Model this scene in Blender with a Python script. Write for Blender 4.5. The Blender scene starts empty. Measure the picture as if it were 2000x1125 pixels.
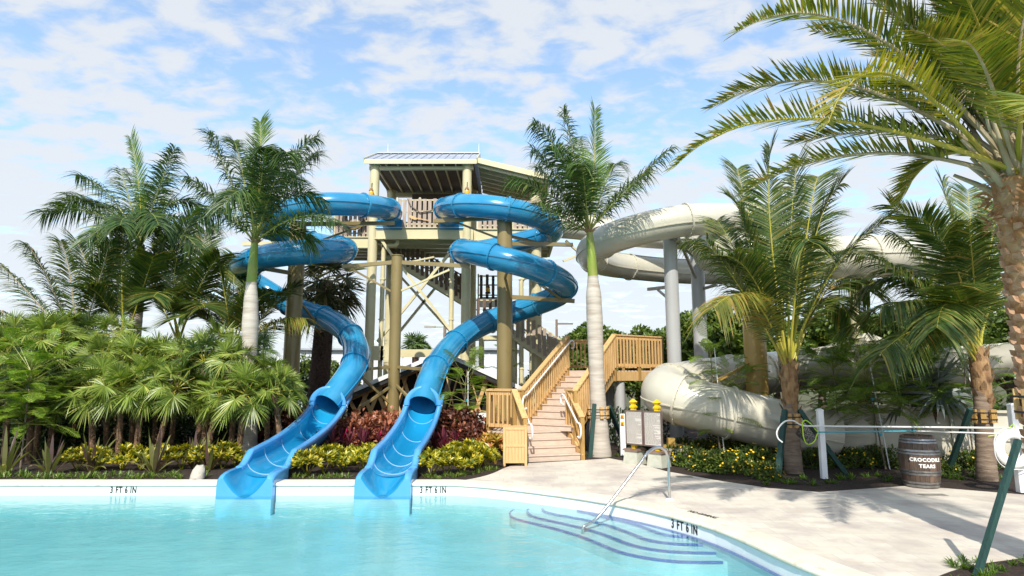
import bpy, bmesh, math, random
from math import sin, cos, tan, pi, radians, sqrt, atan2
from mathutils import Vector as V, Matrix
rnd = random.Random(7)
C = bpy.context.scene.collection
R = radians
# ------------------------------------------------------------------ camera numbers
TH, FPX, H = R(8.16), 1200.0, 2.03

def ray(px, py):
    a, b = (px - 1000) / FPX, (562.5 - py) / FPX
    return V((a, cos(TH) - b * sin(TH), sin(TH) + b * cos(TH)))

def P(px, py, Y):
    d = ray(px, py)
    return V((0, 0, H)) + d * (Y / d.y)

def G(px, py, z=0.0):
    d = ray(px, py)
    return V((0, 0, H)) + d * ((z - H) / d.z)

# ------------------------------------------------------------------ objects
WORLD = {}

def tag(o, label=None, cat=None, group=None, kind=None):
    if label: o['label'] = label
    if cat: o['category'] = cat
    if group: o['group'] = group
    if kind: o['kind'] = kind
    return o

def thing(name, label, cat, loc=(0, 0, 0), group=None):
    o = bpy.data.objects.new(name, None)
    o.empty_display_size = 0.2
    C.objects.link(o)
    o.location = loc
    WORLD[o.name] = V(loc)
    return tag(o, label, cat, group)

def copy_tree(o, parent=None):
    c = o.copy()
    C.objects.link(c)
    if parent is not None: c.parent = parent
    for ch in list(o.children): copy_tree(ch, c)
    return c

def dup(o, loc, rotz=0, s=1.0, label=None, group=None, tilt=(0, 0)):
    c = copy_tree(o)
    c.location = loc
    c.rotation_euler = (tilt[0], tilt[1], rotz)
    c.scale = (s, s, s) if not isinstance(s, tuple) else s
    if label: c['label'] = label
    if group: c['group'] = group
    return c

def perp(d):
    d = d.normalized()
    u = V((0, 0, 1)) if abs(d.z) < 0.95 else V((0, 1, 0))
    s = d.cross(u).normalized()
    return s, s.cross(d).normalized()

class MB:
    def __init__(self):
        self.v, self.f, self.m = [], [], []
        self.mi = 0
    def vert(self, p):
        self.v.append((p[0], p[1], p[2])); return len(self.v) - 1
    def face(self, idx):
        self.f.append(tuple(idx)); self.m.append(self.mi)
    def poly(self, pts):
        self.face([self.vert(p) for p in pts])
    def obox(self, c, ax, ay, az):
        c = V(c); i = len(self.v)
        for sz in (-1, 1):
            for sx, sy in ((-1, -1), (1, -1), (1, 1), (-1, 1)):
                self.vert(c + ax * sx + ay * sy + az * sz)
        for q in ((3, 2, 1, 0), (4, 5, 6, 7), (0, 1, 5, 4), (1, 2, 6, 5), (2, 3, 7, 6), (3, 0, 4, 7)):
            self.face([i + k for k in q])
    def box(self, x0, x1, y0, y1, z0, z1):
        self.obox(((x0 + x1) / 2, (y0 + y1) / 2, (z0 + z1) / 2), V(((x1 - x0) / 2, 0, 0)), V((0, (y1 - y0) / 2, 0)), V((0, 0, (z1 - z0) / 2)))
    def rbox(self, c, sx, sy, sz, rz):
        self.obox(c, V((cos(rz), sin(rz), 0)) * sx / 2, V((-sin(rz), cos(rz), 0)) * sy / 2, V((0, 0, sz / 2)))
    def beam(self, p0, p1, w, h):
        p0, p1 = V(p0), V(p1)
        d = p1 - p0; s, u = perp(d)
        self.obox((p0 + p1) / 2, s * w / 2, d / 2, u * h / 2)
    def tube(self, pts, r, n=10, caps=True):
        pts = [V(p) for p in pts]; N = len(pts)
        rs = r if isinstance(r, (list, tuple)) else [r] * N
        prev = None; rings = []
        for i, p in enumerate(pts):
            d = (pts[min(i + 1, N - 1)] - pts[max(i - 1, 0)]).normalized()
            if prev is None: s, u = perp(d)
            else:
                s = (prev - d * prev.dot(d)).normalized(); u = s.cross(d).normalized()
            prev = s
            rings.append([self.vert(p + (s * cos(2 * pi * k / n) + u * sin(2 * pi * k / n)) * rs[i]) for k in range(n)])
        for a, b in zip(rings, rings[1:]):
            for k in range(n):
                self.face((a[k], b[k], b[(k + 1) % n], a[(k + 1) % n]))
        if caps:
            self.face(rings[0]); self.face(rings[-1][::-1])
    def cyl(self, p0, p1, r0, r1=None, n=16):
        self.tube([p0, p1], [r0, r0 if r1 is None else r1], n)
    def lathe(self, c, prof, n=24, caps=True):
        c = V(c); rings = []
        for r, z in prof:
            rings.append([self.vert(c + V((r * cos(2 * pi * k / n), r * sin(2 * pi * k / n), z))) for k in range(n)])
        for a, b in zip(rings, rings[1:]):
            for k in range(n):
                self.face((a[k], a[(k + 1) % n], b[(k + 1) % n], b[k]))
        if caps:
            self.face(rings[0][::-1]); self.face(rings[-1])
    def loops(self, loops, closed=True, cap0=False, cap1=False):
        rings = [[self.vert(p) for p in lp] for lp in loops]
        n = len(rings[0])
        for a, b in zip(rings, rings[1:]):
            for k in range(n if closed else n - 1):
                self.face((a[k], a[(k + 1) % n], b[(k + 1) % n], b[k]))
        if cap0: self.face(rings[0][::-1])
        if cap1: self.face(rings[-1])
    def prism(self, poly, z0, z1):
        n = len(poly)
        a = [self.vert((p[0], p[1], z0)) for p in poly]; b = [self.vert((p[0], p[1], z1)) for p in poly]
        for k in range(n): self.face((a[k], a[(k + 1) % n], b[(k + 1) % n], b[k]))
        self.face(a[::-1]); self.face(b)
    def ball(self, c, rx, ry, rz, n=10, m=6):
        c = V(c)
        prof = [(sin(pi * (j + .001) / m), -cos(pi * j / m)) for j in range(m + 1)]
        prof[-1] = (0.003, 1); prof[0] = (0.003, -1)
        rings = [[self.vert(c + V((rx * r * cos(2 * pi * k / n), ry * r * sin(2 * pi * k / n), rz * z))) for k in range(n)] for r, z in prof]
        for a, b in zip(rings, rings[1:]):
            for k in range(n): self.face((a[k], a[(k + 1) % n], b[(k + 1) % n], b[k]))
    def build(self, name, mat, parent=None, smooth=None, origin=None, fixn=False):
        me = bpy.data.meshes.new(name)
        if parent is not None: o0 = WORLD.get(parent.name, V((0, 0, 0)))
        else: o0 = V(origin) if origin is not None else V((0, 0, 0))
        off = o0
        me.from_pydata([(a - off.x, b - off.y, c - off.z) for a, b, c in self.v], [], self.f)
        mats = mat if isinstance(mat, (list, tuple)) else [mat]
        for m in mats: me.materials.append(m)
        if len(mats) > 1: me.polygons.foreach_set('material_index', self.m)
        if fixn:
            bm = bmesh.new(); bm.from_mesh(me)
            bmesh.ops.recalc_face_normals(bm, faces=bm.faces); bm.to_mesh(me); bm.free()
        if smooth is not None:
            me.polygons.foreach_set('use_smooth', [True] * len(me.polygons))
            if smooth < 180: me.set_sharp_from_angle(angle=R(smooth))
        me.update()
        o = bpy.data.objects.new(name, me); C.objects.link(o)
        if parent is not None:
            o.parent = parent; WORLD[o.name] = o0.copy()
        else:
            o.location = o0; WORLD[o.name] = o0.copy()
        return o

def bevel(o, w=0.01, seg=2):
    m = o.modifiers.new('bevel', 'BEVEL'); m.width = w; m.segments = seg; m.limit_method = 'ANGLE'; m.angle_limit = R(40)
    return o

def spline(pts, step=0.12, closed=False):
    pts = [V(p) for p in pts]; out = []; n = len(pts)
    for i in range(n - 1):
        p0 = pts[i - 1] if i > 0 else pts[0] * 2 - pts[1]
        p1, p2 = pts[i], pts[i + 1]
        p3 = pts[i + 2] if i + 2 < n else pts[-1] * 2 - pts[-2]
        k = max(1, int((p2 - p1).length / step))
        # centripetal form
        t0 = 0; t1 = t0 + max(1e-4, (p1 - p0).length) ** .5; t2 = t1 + max(1e-4, (p2 - p1).length) ** .5; t3 = t2 + max(1e-4, (p3 - p2).length) ** .5
        for j in range(k):
            t = t1 + (t2 - t1) * j / k
            a1 = p0 * ((t1 - t) / (t1 - t0)) + p1 * ((t - t0) / (t1 - t0))
            a2 = p1 * ((t2 - t) / (t2 - t1)) + p2 * ((t - t1) / (t2 - t1))
            a3 = p2 * ((t3 - t) / (t3 - t2)) + p3 * ((t - t2) / (t3 - t2))
            b1 = a1 * ((t2 - t) / (t2 - t0)) + a2 * ((t - t0) / (t2 - t0))
            b2 = a2 * ((t3 - t) / (t3 - t1)) + a3 * ((t - t1) / (t3 - t1))
            out.append(b1 * ((t2 - t) / (t2 - t1)) + b2 * ((t - t1) / (t2 - t1)))
    out.append(pts[-1])
    return out

def smooth_path(pts, it=6):
    pts = [p.copy() for p in pts]
    for _ in range(it):
        pts = [pts[0]] + [(pts[i - 1] + pts[i] * 2 + pts[i + 1]) / 4 for i in range(1, len(pts) - 1)] + [pts[-1]]
    return pts

# ------------------------------------------------------------------ materials
def new_mat(name):
    m = bpy.data.materials.new(name); m.use_nodes = True
    nt = m.node_tree; nt.nodes.clear()
    out = nt.nodes.new('ShaderNodeOutputMaterial')
    return m, nt, nt.nodes.new, nt.links.new, out

def c4(c): return (c[0], c[1], c[2], 1)

def coords(nt, scale=(1, 1, 1), kind='Object'):
    tc = nt.nodes.new('ShaderNodeTexCoord'); mp = nt.nodes.new('ShaderNodeMapping')
    mp.inputs['Scale'].default_value = scale
    nt.links.new(tc.outputs[kind], mp.inputs[0]); return mp.outputs[0]

def M(name, c1, c2=None, scale=4, rough=.5, bump=0, bscale=None, stretch=(1, 1, 1), metal=0, coat=0, detail=5, lo=.35, hi=.65, kind='Object', spec=.5, rand=0, c3=None, s3=1.5, lo3=.55, hi3=.7):
    m, nt, N, L, out = new_mat(name)
    b = N('ShaderNodeBsdfPrincipled'); L(b.outputs[0], out.inputs[0])
    b.inputs['Roughness'].default_value = rough; b.inputs['Metallic'].default_value = metal
    b.inputs['Coat Weight'].default_value = coat; b.inputs['Coat Roughness'].default_value = .08
    b.inputs['Specular IOR Level'].default_value = spec
    vec = coords(nt, stretch, kind)
    b.inputs['Base Color'].default_value = c4(c1)
    col = None
    if c2 is not None:
        n = N('ShaderNodeTexNoise'); n.inputs['Scale'].default_value = scale; n.inputs['Detail'].default_value = detail
        L(vec, n.inputs['Vector'])
        mr = N('ShaderNodeMapRange'); mr.inputs[1].default_value = lo; mr.inputs[2].default_value = hi; L(n.outputs[0], mr.inputs[0])
        mx = N('ShaderNodeMix'); mx.data_type = 'RGBA'; mx.inputs[6].default_value = c4(c1); mx.inputs[7].default_value = c4(c2)
        L(mr.outputs[0], mx.inputs[0]); col = mx.outputs[2]
        if c3 is not None:
            n3 = N('ShaderNodeTexNoise'); n3.inputs['Scale'].default_value = s3; n3.inputs['Detail'].default_value = 4
            L(vec, n3.inputs['Vector'])
            m3 = N('ShaderNodeMapRange'); m3.inputs[1].default_value = lo3; m3.inputs[2].default_value = hi3; L(n3.outputs[0], m3.inputs[0])
            mx3 = N('ShaderNodeMix'); mx3.data_type = 'RGBA'; mx3.inputs[7].default_value = c4(c3)
            L(col, mx3.inputs[6]); L(m3.outputs[0], mx3.inputs[0]); col = mx3.outputs[2]
        if rand:
            oi = N('ShaderNodeObjectInfo'); hs = N('ShaderNodeHueSaturation')
            r1 = N('ShaderNodeMapRange'); r1.inputs[3].default_value = 1 - rand; r1.inputs[4].default_value = 1 + rand
            L(oi.outputs['Random'], r1.inputs[0]); L(r1.outputs[0], hs.inputs['Value']); L(col, hs.inputs['Color']); col = hs.outputs[0]
        L(col, b.inputs['Base Color'])
    if bump:
        n2 = N('ShaderNodeTexNoise'); n2.inputs['Scale'].default_value = bscale or scale * 3; n2.inputs['Detail'].default_value = 6
        L(vec, n2.inputs['Vector'])
        bp = N('ShaderNodeBump'); bp.inputs['Strength'].default_value = bump; bp.inputs['Distance'].default_value = .02
        L(n2.outputs[0], bp.inputs['Height']); L(bp.outputs[0], b.inputs['Normal'])
    return m

def leaf(name, c1, c2, c3=None, trans=.35, rough=.45, obj=.12, pos=.5):
    """foliage: each leaf (mesh island) takes its own tone between c1 and c2, a few turn c3"""
    m, nt, N, L, out = new_mat(name)
    g = N('ShaderNodeNewGeometry'); cr = N('ShaderNodeValToRGB')
    cr.color_ramp.elements[0].color = c4(c1); cr.color_ramp.elements[1].color = c4(c2)
    cr.color_ramp.elements[1].position = .82 if c3 else 1
    if c3:
        e = cr.color_ramp.elements.new(.95); e.color = c4(c3)
    L(g.outputs['Random Per Island'], cr.inputs[0])
    oi = N('ShaderNodeObjectInfo'); hs = N('ShaderNodeHueSaturation')
    r1 = N('ShaderNodeMapRange'); r1.inputs[3].default_value = 1 - obj; r1.inputs[4].default_value = 1 + obj
    L(oi.outputs['Random'], r1.inputs[0]); L(r1.outputs[0], hs.inputs['Value']); L(cr.outputs[0], hs.inputs['Color'])
    nz = N('ShaderNodeTexNoise'); nz.inputs['Scale'].default_value = 1.6; nz.inputs['Detail'].default_value = 3
    L(coords(nt), nz.inputs['Vector'])
    r2 = N('ShaderNodeMapRange'); r2.inputs[1].default_value = .3; r2.inputs[2].default_value = .7; r2.inputs[3].default_value = .75; r2.inputs[4].default_value = 1.25
    L(nz.outputs[0], r2.inputs[0])
    h2 = N('ShaderNodeHueSaturation'); L(hs.outputs[0], h2.inputs['Color']); L(r2.outputs[0], h2.inputs['Value'])
    b = N('ShaderNodeBsdfPrincipled'); b.inputs['Roughness'].default_value = rough
    L(h2.outputs[0], b.inputs['Base Color'])
    t = N('ShaderNodeBsdfTranslucent')
    tm = N('ShaderNodeMix'); tm.data_type = 'RGBA'; tm.blend_type = 'MULTIPLY'; tm.inputs[0].default_value = 1; tm.inputs[7].default_value = (1.3, 1.35, .5, 1)
    L(h2.outputs[0], tm.inputs[6]); L(tm.outputs[2], t.inputs[0])
    mx = N('ShaderNodeMixShader'); mx.inputs[0].default_value = trans
    L(b.outputs[0], mx.inputs[1]); L(t.outputs[0], mx.inputs[2]); L(mx.outputs[0], out.inputs[0])
    return m

MAT = {}
MAT['blue'] = M('slide_blue_gelcoat', (.014, .20, .40), (.022, .25, .46), 1.3, .22, coat=.5, rand=.10, c3=(.05, .28, .46), s3=.9, lo3=.5, hi3=.75)
MAT['blue_trough'] = M('trough_blue_gelcoat', (.010, .25, .49), (.012, .29, .54), 1.6, .25, coat=.4, stretch=(1, .4, 1), c3=(.03, .33, .62), s3=5, lo3=.6, hi3=.75)
MAT['blue_lip'] = M('lip_blue_sunlit_gelcoat', (.07, .32, .68), (.09, .35, .72), 2, .25, coat=.5)  # paler blue: sun on the lips and nose front put into the colour
MAT['seam'] = M('white_seam_sealant', (.40, .56, .70), (.34, .52, .68), 5, .5)
MAT['beige'] = M('slide_beige_gelcoat', (.54, .51, .41), (.59, .56, .46), .8, .30, coat=.3, rand=.03, c3=(.47, .43, .33), s3=1.2, lo3=.55, hi3=.8)
MAT['cream'] = M('cream_painted_steel', (.58, .51, .29), (.64, .57, .35), 1.5, .4, coat=.1, c3=(.55, .48, .28), s3=3, lo3=.6, hi3=.8)
MAT['pole'] = M('olive_painted_steel', (.22, .165, .065), (.27, .205, .085), 1.2, .35, coat=.25, c3=(.16, .12, .05), s3=4, lo3=.62, hi3=.8, stretch=(1, 1, .3))
MAT['pole_gold'] = M('gold_painted_steel', (.40, .25, .06), (.44, .28, .08), 1.2, .4, coat=.15)
MAT['pole_grey'] = M('grey_painted_steel', (.40, .40, .39), (.46, .46, .45), 1.0, .35, coat=.25, stretch=(1, 1, .3))
MAT['plank'] = M('brown_weathered_planks', (.33, .25, .19), (.42, .33, .26), 5, .75, bump=.3, stretch=(3, 3, .5), rand=.06)
MAT['plank_shade'] = M('shaded_brown_planks', (.12, .075, .055), (.17, .11, .08), 5, .75, bump=.3, stretch=(3, 3, .5))  # darker copy of the planks, shade on the stair pickets put into the colour
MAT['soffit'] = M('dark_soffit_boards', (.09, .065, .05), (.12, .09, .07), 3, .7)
MAT['metal_roof'] = M('grey_metal_roofing', (.36, .40, .46), (.44, .47, .53), 1.5, .4, metal=.3)
MAT['pine'] = M('treated_pine', (.56, .34, .13), (.66, .43, .19), 7, .6, bump=.25, stretch=(6, 6, .6), rand=.06, c3=(.44, .24, .08), s3=2, lo3=.55, hi3=.75)
MAT['pine_post'] = M('treated_pine_post', (.34, .20, .055), (.44, .27, .085), 6, .65, bump=.3, stretch=(6, 6, .7), rand=.08)
MAT['tread'] = M('composite_tread', (.52, .40, .31), (.59, .47, .38), 5, .7, stretch=(.6, 3, 3), bump=.1)
MAT['bin'] = M('teak_slats', (.62, .36, .15), (.70, .43, .20), 6, .55, stretch=(6, 6, .5), bump=.15)
MAT['white'] = M('white_paint', (.80, .80, .78), (.74, .74, .72), 3, .4)
MAT['white_plastic'] = M('white_vinyl', (.82, .83, .84), (.78, .79, .80), 3, .35, coat=.2)
MAT['steel'] = M('polished_steel', (.62, .62, .62), (.55, .55, .55), 8, .16, metal=1)
MAT['galv'] = M('galvanised_steel', (.40, .38, .33), (.32, .30, .25), 8, .45, metal=.5)
MAT['black'] = M('black_rubber', (.012, .012, .012), (.02, .02, .02), 4, .6)
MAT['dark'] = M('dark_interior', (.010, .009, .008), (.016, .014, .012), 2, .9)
MAT['green_post'] = M('dark_green_stain', (.013, .048, .042), (.022, .070, .060), 8, .7, bump=.2, stretch=(5, 5, .6))
MAT['mulch'] = M('bark_mulch', (.012, .007, .005), (.05, .028, .018), 26, .95, bump=1.0, bscale=45)
MAT['ground'] = M('dry_soil_and_grass', (.06, .075, .02), (.10, .085, .045), 1.5, .95, bump=.5, bscale=30)
MAT['yellow'] = M('yellow_paint', (.80, .55, .01), (.72, .48, .01), 4, .4)
MAT['lettering'] = M('black_lettering', (.006, .006, .008), (.012, .012, .014), 8, .5)
MAT['white_letter'] = M('white_lettering', (.85, .85, .82), (.75, .75, .72), 20, .6)
MAT['hoop'] = M('dull_steel_hoop', (.34, .35, .36), (.20, .20, .20), 12, .4, metal=.85, stretch=(1, 1, 3))
MAT['rock'] = M('pale_limestone', (.46, .42, .35), (.56, .52, .45), 5, .9, bump=.5)
MAT['trunk_royal'] = M('royal_palm_bark', (.42, .37, .31), (.54, .49, .42), 3, .85, bump=.25, stretch=(.7, .7, 5), c3=(.30, .24, .18), s3=1.2, lo3=.55, hi3=.75)
MAT['shaft'] = M('green_crownshaft', (.17, .26, .03), (.25, .33, .05), 3, .35, stretch=(2, 2, .5), c3=(.32, .27, .08), s3=2, lo3=.55, hi3=.75)
MAT['trunk_coco'] = M('coconut_bark', (.17, .12, .085), (.27, .20, .145), 5, .9, bump=.6, stretch=(.7, .7, 4), c3=(.34, .26, .18), s3=3)
MAT['husk'] = M('palm_leaf_base_fibre', (.24, .13, .06), (.38, .24, .12), 7, .95, bump=.8, stretch=(2, 2, .7), c3=(.13, .07, .035), s3=4)
MAT['husk_date'] = M('date_palm_leaf_bases', (.30, .13, .045), (.45, .25, .11), 6, .95, bump=.9, c3=(.55, .38, .24), s3=5, lo3=.5, hi3=.7)
MAT['trunk_fan'] = M('fan_palm_fibre_trunk', (.10, .055, .03), (.22, .13, .07), 14, .95, bump=.9, c3=(.35, .24, .15), s3=20, lo3=.58, hi3=.7)
MAT['trunk_dark'] = M('dark_shaggy_trunk', (.05, .028, .02), (.11, .065, .045), 16, .95, bump=1)
MAT['wood_grey'] = M('grey_twig_bark', (.16, .12, .09), (.22, .17, .13), 8, .9)
MAT['rachis'] = M('green_leaf_stalk', (.20, .24, .035), (.30, .30, .07), 3, .45)
MAT['rachis_yel'] = M('yellow_green_leaf_stalk', (.36, .36, .03), (.44, .36, .06), 2, .4)
MAT['rachis_tan'] = M('tan_leaf_stalk', (.36, .28, .15), (.50, .42, .28), 4, .7)
MAT['lf_royal'] = leaf('royal_palm_leaflets', (.028, .075, .016), (.085, .15, .030), (.17, .20, .045), .28, .42)
MAT['lf_spear'] = leaf('young_palm_leaflets', (.10, .19, .02), (.19, .29, .045), None, .35)
MAT['lf_coco'] = leaf('coconut_palm_leaflets', (.034, .080, .014), (.115, .165, .028), (.26, .23, .06), .28, .42)
MAT['lf_coco_yel'] = leaf('yellowing_coconut_leaflets', (.13, .16, .02), (.28, .26, .045), (.42, .25, .07), .3, .4)
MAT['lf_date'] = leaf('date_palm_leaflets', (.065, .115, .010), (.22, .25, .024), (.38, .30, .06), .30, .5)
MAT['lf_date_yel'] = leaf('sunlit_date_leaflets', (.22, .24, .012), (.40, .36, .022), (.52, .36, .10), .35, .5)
MAT['lf_date_dk'] = leaf('shaded_date_leaflets', (.025, .062, .010), (.08, .125, .018), None, .25, .5)  # sunlit and dark copies: sun and crown shade put into the leaf colour
MAT['lf_fan'] = leaf('fan_palm_leaflets', (.10, .165, .022), (.26, .33, .052), (.44, .44, .12), .26, .40)
MAT['lf_fan2'] = leaf('blue_green_fan_leaflets', (.075, .13, .038), (.15, .22, .07), None, .22, .40)
MAT['lf_sabal'] = leaf('old_fan_palm_leaflets', (.03, .05, .012), (.10, .10, .025), (.24, .17, .07), .2, .5)
MAT['lf_silver'] = leaf('silver_fan_leaflets', (.12, .15, .14), (.24, .28, .25), None, .15, .5)
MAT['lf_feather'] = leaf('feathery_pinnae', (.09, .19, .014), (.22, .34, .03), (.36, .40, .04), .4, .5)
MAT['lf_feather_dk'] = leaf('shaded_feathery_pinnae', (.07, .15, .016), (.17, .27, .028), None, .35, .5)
MAT['lf_croton'] = leaf('yellow_croton_leaves', (.05, .11, .010), (.46, .40, .015), (.75, .58, .05), .25, .35, pos=.4)
MAT['lf_croton_or'] = leaf('orange_croton_leaves', (.28, .26, .02), (.72, .42, .10), (.60, .12, .05), .25, .35)
MAT['lf_copper'] = leaf('copperleaf_leaves', (.20, .055, .028), (.44, .16, .085), (.60, .32, .19), .2, .42)
MAT['lf_copper_dk'] = leaf('dark_copperleaf_leaves', (.045, .015, .012), (.20, .06, .03), (.40, .16, .09), .15, .42)
MAT['lf_ti'] = leaf('red_cordyline_leaves', (.07, .015, .03), (.22, .05, .07), (.55, .025, .13), .25, .38)
MAT['lf_crinum'] = leaf('purple_and_green_straps', (.10, .05, .055), (.20, .22, .06), (.30, .30, .10), .25, .4)
MAT['lf_tuft'] = leaf('variegated_tuft_blades', (.07, .16, .018), (.26, .34, .06), (.55, .55, .30), .3, .45)
MAT['lf_bush'] = leaf('yellow_daisy_bush_leaves', (.035, .075, .013), (.11, .16, .026), (.22, .24, .04), .25, .5)
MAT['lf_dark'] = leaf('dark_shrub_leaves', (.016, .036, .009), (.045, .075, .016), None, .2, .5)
MAT['lf_tree'] = leaf('hedge_tree_leaves', (.045, .095, .012), (.14, .20, .025), (.20, .24, .035), .25, .5)
MAT['petal'] = M('yellow_petals', (.85, .58, .01), (.80, .50, .01), 9, .6)
# ------------------------------------------------------------------ sky, sun, camera
def make_sky():
    w = bpy.data.worlds.new("World"); bpy.context.scene.world = w; w.use_nodes = True
    nt = w.node_tree; nt.nodes.clear(); N = nt.nodes.new; L = nt.links.new
    out = N('ShaderNodeOutputWorld'); bg = N('ShaderNodeBackground'); L(bg.outputs[0], out.inputs[0])
    sky = N('ShaderNodeTexSky'); sky.sky_type = 'NISHITA'; sky.sun_disc = False
    sky.sun_elevation = SUN_EL; sky.sun_rotation = pi + SUN_AZ
    sky.air_density = 1.0; sky.dust_density = .6; sky.ozone_density = 2.0
    tc = N('ShaderNodeTexCoord'); sp = N('ShaderNodeSeparateXYZ'); L(tc.outputs['Generated'], sp.inputs[0])
    za = N('ShaderNodeMath'); za.operation = 'MAXIMUM'; za.inputs[1].default_value = 0.0; L(sp.outputs[2], za.inputs[0])
    zb = N('ShaderNodeMath'); zb.operation = 'ADD'; zb.inputs[1].default_value = .16; L(za.outputs[0], zb.inputs[0])
    dx = N('ShaderNodeMath'); dx.operation = 'DIVIDE'; L(sp.outputs[0], dx.inputs[0]); L(zb.outputs[0], dx.inputs[1])
    dy = N('ShaderNodeMath'); dy.operation = 'DIVIDE'; L(sp.outputs[1], dy.inputs[0]); L(zb.outputs[0], dy.inputs[1])
    cb = N('ShaderNodeCombineXYZ'); L(dx.outputs[0], cb.inputs[0]); L(dy.outputs[0], cb.inputs[1])
    mp = N('ShaderNodeMapping'); mp.inputs['Rotation'].default_value = (0, 0, R(25)); mp.inputs['Scale'].default_value = (1.0, 1.35, 1)
    mp.inputs['Location'].default_value = (3.1, 1.7, 0)
    L(cb.outputs[0], mp.inputs[0])
    n1 = N('ShaderNodeTexNoise'); n1.inputs['Scale'].default_value = 1.7; n1.inputs['Detail'].default_value = 3; n1.inputs['Roughness'].default_value = .5
    n2 = N('ShaderNodeTexNoise'); n2.inputs['Scale'].default_value = 8.5; n2.inputs['Detail'].default_value = 8; n2.inputs['Roughness'].default_value = .55; n2.inputs['Distortion'].default_value = .25
    L(mp.outputs[0], n1.inputs['Vector']); L(mp.outputs[0], n2.inputs['Vector'])
    a1 = N('ShaderNodeMath'); a1.operation = 'MULTIPLY_ADD'; a1.inputs[1].default_value = .65; L(n1.outputs[0], a1.inputs[0])
    a2 = N('ShaderNodeMath'); a2.operation = 'MULTIPLY'; a2.inputs[1].default_value = .95; L(n2.outputs[0], a2.inputs[0]); L(a2.outputs[0], a1.inputs[2])
    # more cloud towards the horizon
    hz = N('ShaderNodeMapRange'); hz.inputs[1].default_value = 0; hz.inputs[2].default_value = .40; hz.inputs[3].default_value = .22; hz.inputs[4].default_value = 0.0
    L(sp.outputs[2], hz.inputs[0])
    a3 = N('ShaderNodeMath'); a3.operation = 'ADD'; L(a1.outputs[0], a3.inputs[0]); L(hz.outputs[0], a3.inputs[1])
    mr = N('ShaderNodeMapRange'); mr.interpolation_type = 'SMOOTHSTEP'
    mr.inputs[1].default_value = .66; mr.inputs[2].default_value = .94; mr.inputs[3].default_value = .16; mr.inputs[4].default_value = .93
    L(a3.outputs[0], mr.inputs[0])
    mx = N('ShaderNodeMix'); mx.data_type = 'RGBA'; L(mr.outputs[0], mx.inputs[0])
    gm = N('ShaderNodeMix'); gm.data_type = 'RGBA'; gm.blend_type = 'MULTIPLY'; gm.inputs[0].default_value = 1; gm.inputs[7].default_value = SKY_GAIN
    L(sky.outputs[0], gm.inputs[6])
    L(gm.outputs[2], mx.inputs[6]); mx.inputs[7].default_value = CLOUD
    L(mx.outputs[2], bg.inputs[0]); bg.inputs[1].default_value = SKY_STR

SUN_EL, SUN_AZ = R(43), R(5)
SKY_STR = .15
SKY_GAIN = (1.2, 1.34, 1.33, 1)
CLOUD = (3.6, 3.75, 3.95, 1)
make_sky()
sun = bpy.data.lights.new('sun', 'SUN'); sun.energy = 3.6; sun.angle = R(.55); sun.color = (1.0, .95, .86)
so = bpy.data.objects.new('sun', sun); C.objects.link(so)
sd = V((sin(SUN_AZ) * cos(SUN_EL), cos(SUN_AZ) * cos(SUN_EL), -sin(SUN_EL)))
so.rotation_euler = sd.to_track_quat('-Z', 'Y').to_euler(); so.location = (-4, -20, 25)
cam = bpy.data.cameras.new('camera'); cam.lens = 36 * FPX / 2000; cam.sensor_width = 36; cam.clip_end = 2000; cam.clip_start = .05
co = bpy.data.objects.new('camera', cam); C.objects.link(co); co.location = (0, 0, H); co.rotation_euler = (pi / 2 + TH, 0, 0)
bpy.context.scene.camera = co
vs = bpy.context.scene.view_settings
vs.view_transform = 'Standard'; vs.look = 'None'; vs.exposure = .61; vs.gamma = 1
cy = bpy.context.scene.cycles
cy.max_bounces = 10; cy.transparent_max_bounces = 16; cy.diffuse_bounces = 4; cy.glossy_bounces = 4
cy.caustics_reflective = False; cy.caustics_refractive = False
try: cy.use_denoising = True
except Exception: pass

# ------------------------------------------------------------------ pool outline
SLX, SRX = -5.02, -2.43            # centre lines of the two slide run-outs
YE = 12.1                          # far pool edge
ZW = -.2                           # water level
NH = .534
curve_px = [(1010, 956.5), (1070, 962), (1160, 975.5), (1250, 991), (1340, 1013), (1400, 1029), (1460, 1054), (1520, 1087), (1550, 1108)]
cpts = [G(x, y, 0) for x, y in curve_px]
cpts = [V((-1.12, YE, 0)), V((-.55, YE - .10, 0))] + [V((p.x, p.y, 0)) for p in cpts] + [V((3.5, 6.1, 0)), V((4.1, 4.6, 0)), V((4.45, 2.6, 0)), V((4.55, 0, 0)), V((4.55, -9, 0))]
cur = smooth_path(spline(cpts, .25), 8)
def notch(x): return [V((x - NH, YE, 0)), V((x - NH, YE + .62, 0)), V((x + NH, YE + .62, 0)), V((x + NH, YE, 0))]
pool = [V((-45, YE, 0))] + notch(SLX) + notch(SRX) + cur + [V((-45, -9, 0))]

def offset_path(pts, d):
    out = []
    for i, p in enumerate(pts):
        t = (pts[min(i + 1, len(pts) - 1)] - pts[max(i - 1, 0)]).normalized()
        out.append(p + V((-t.y, t.x, 0)) * d)
    return out

def sheet(name, outer, holes, z, mat, kind='structure'):
    bm = bmesh.new(); edges = []
    for lp in [outer] + holes:
        vs_ = [bm.verts.new((p[0], p[1], z)) for p in lp]
        for i in range(len(vs_)): edges.append(bm.edges.new((vs_[i], vs_[(i + 1) % len(vs_)])))
    bmesh.ops.triangle_fill(bm, edges=edges, use_beauty=True, normal=(0, 0, 1))
    bmesh.ops.recalc_face_normals(bm, faces=bm.faces)
    for f in bm.faces:
        if f.normal.z < 0: f.normal_flip()
    me = bpy.data.meshes.new(name); bm.to_mesh(me); bm.free(); me.materials.append(mat)
    o = bpy.data.objects.new(name, me); C.objects.link(o); WORLD[o.name] = V((0, 0, 0))
    return tag(o, kind=kind)

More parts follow.
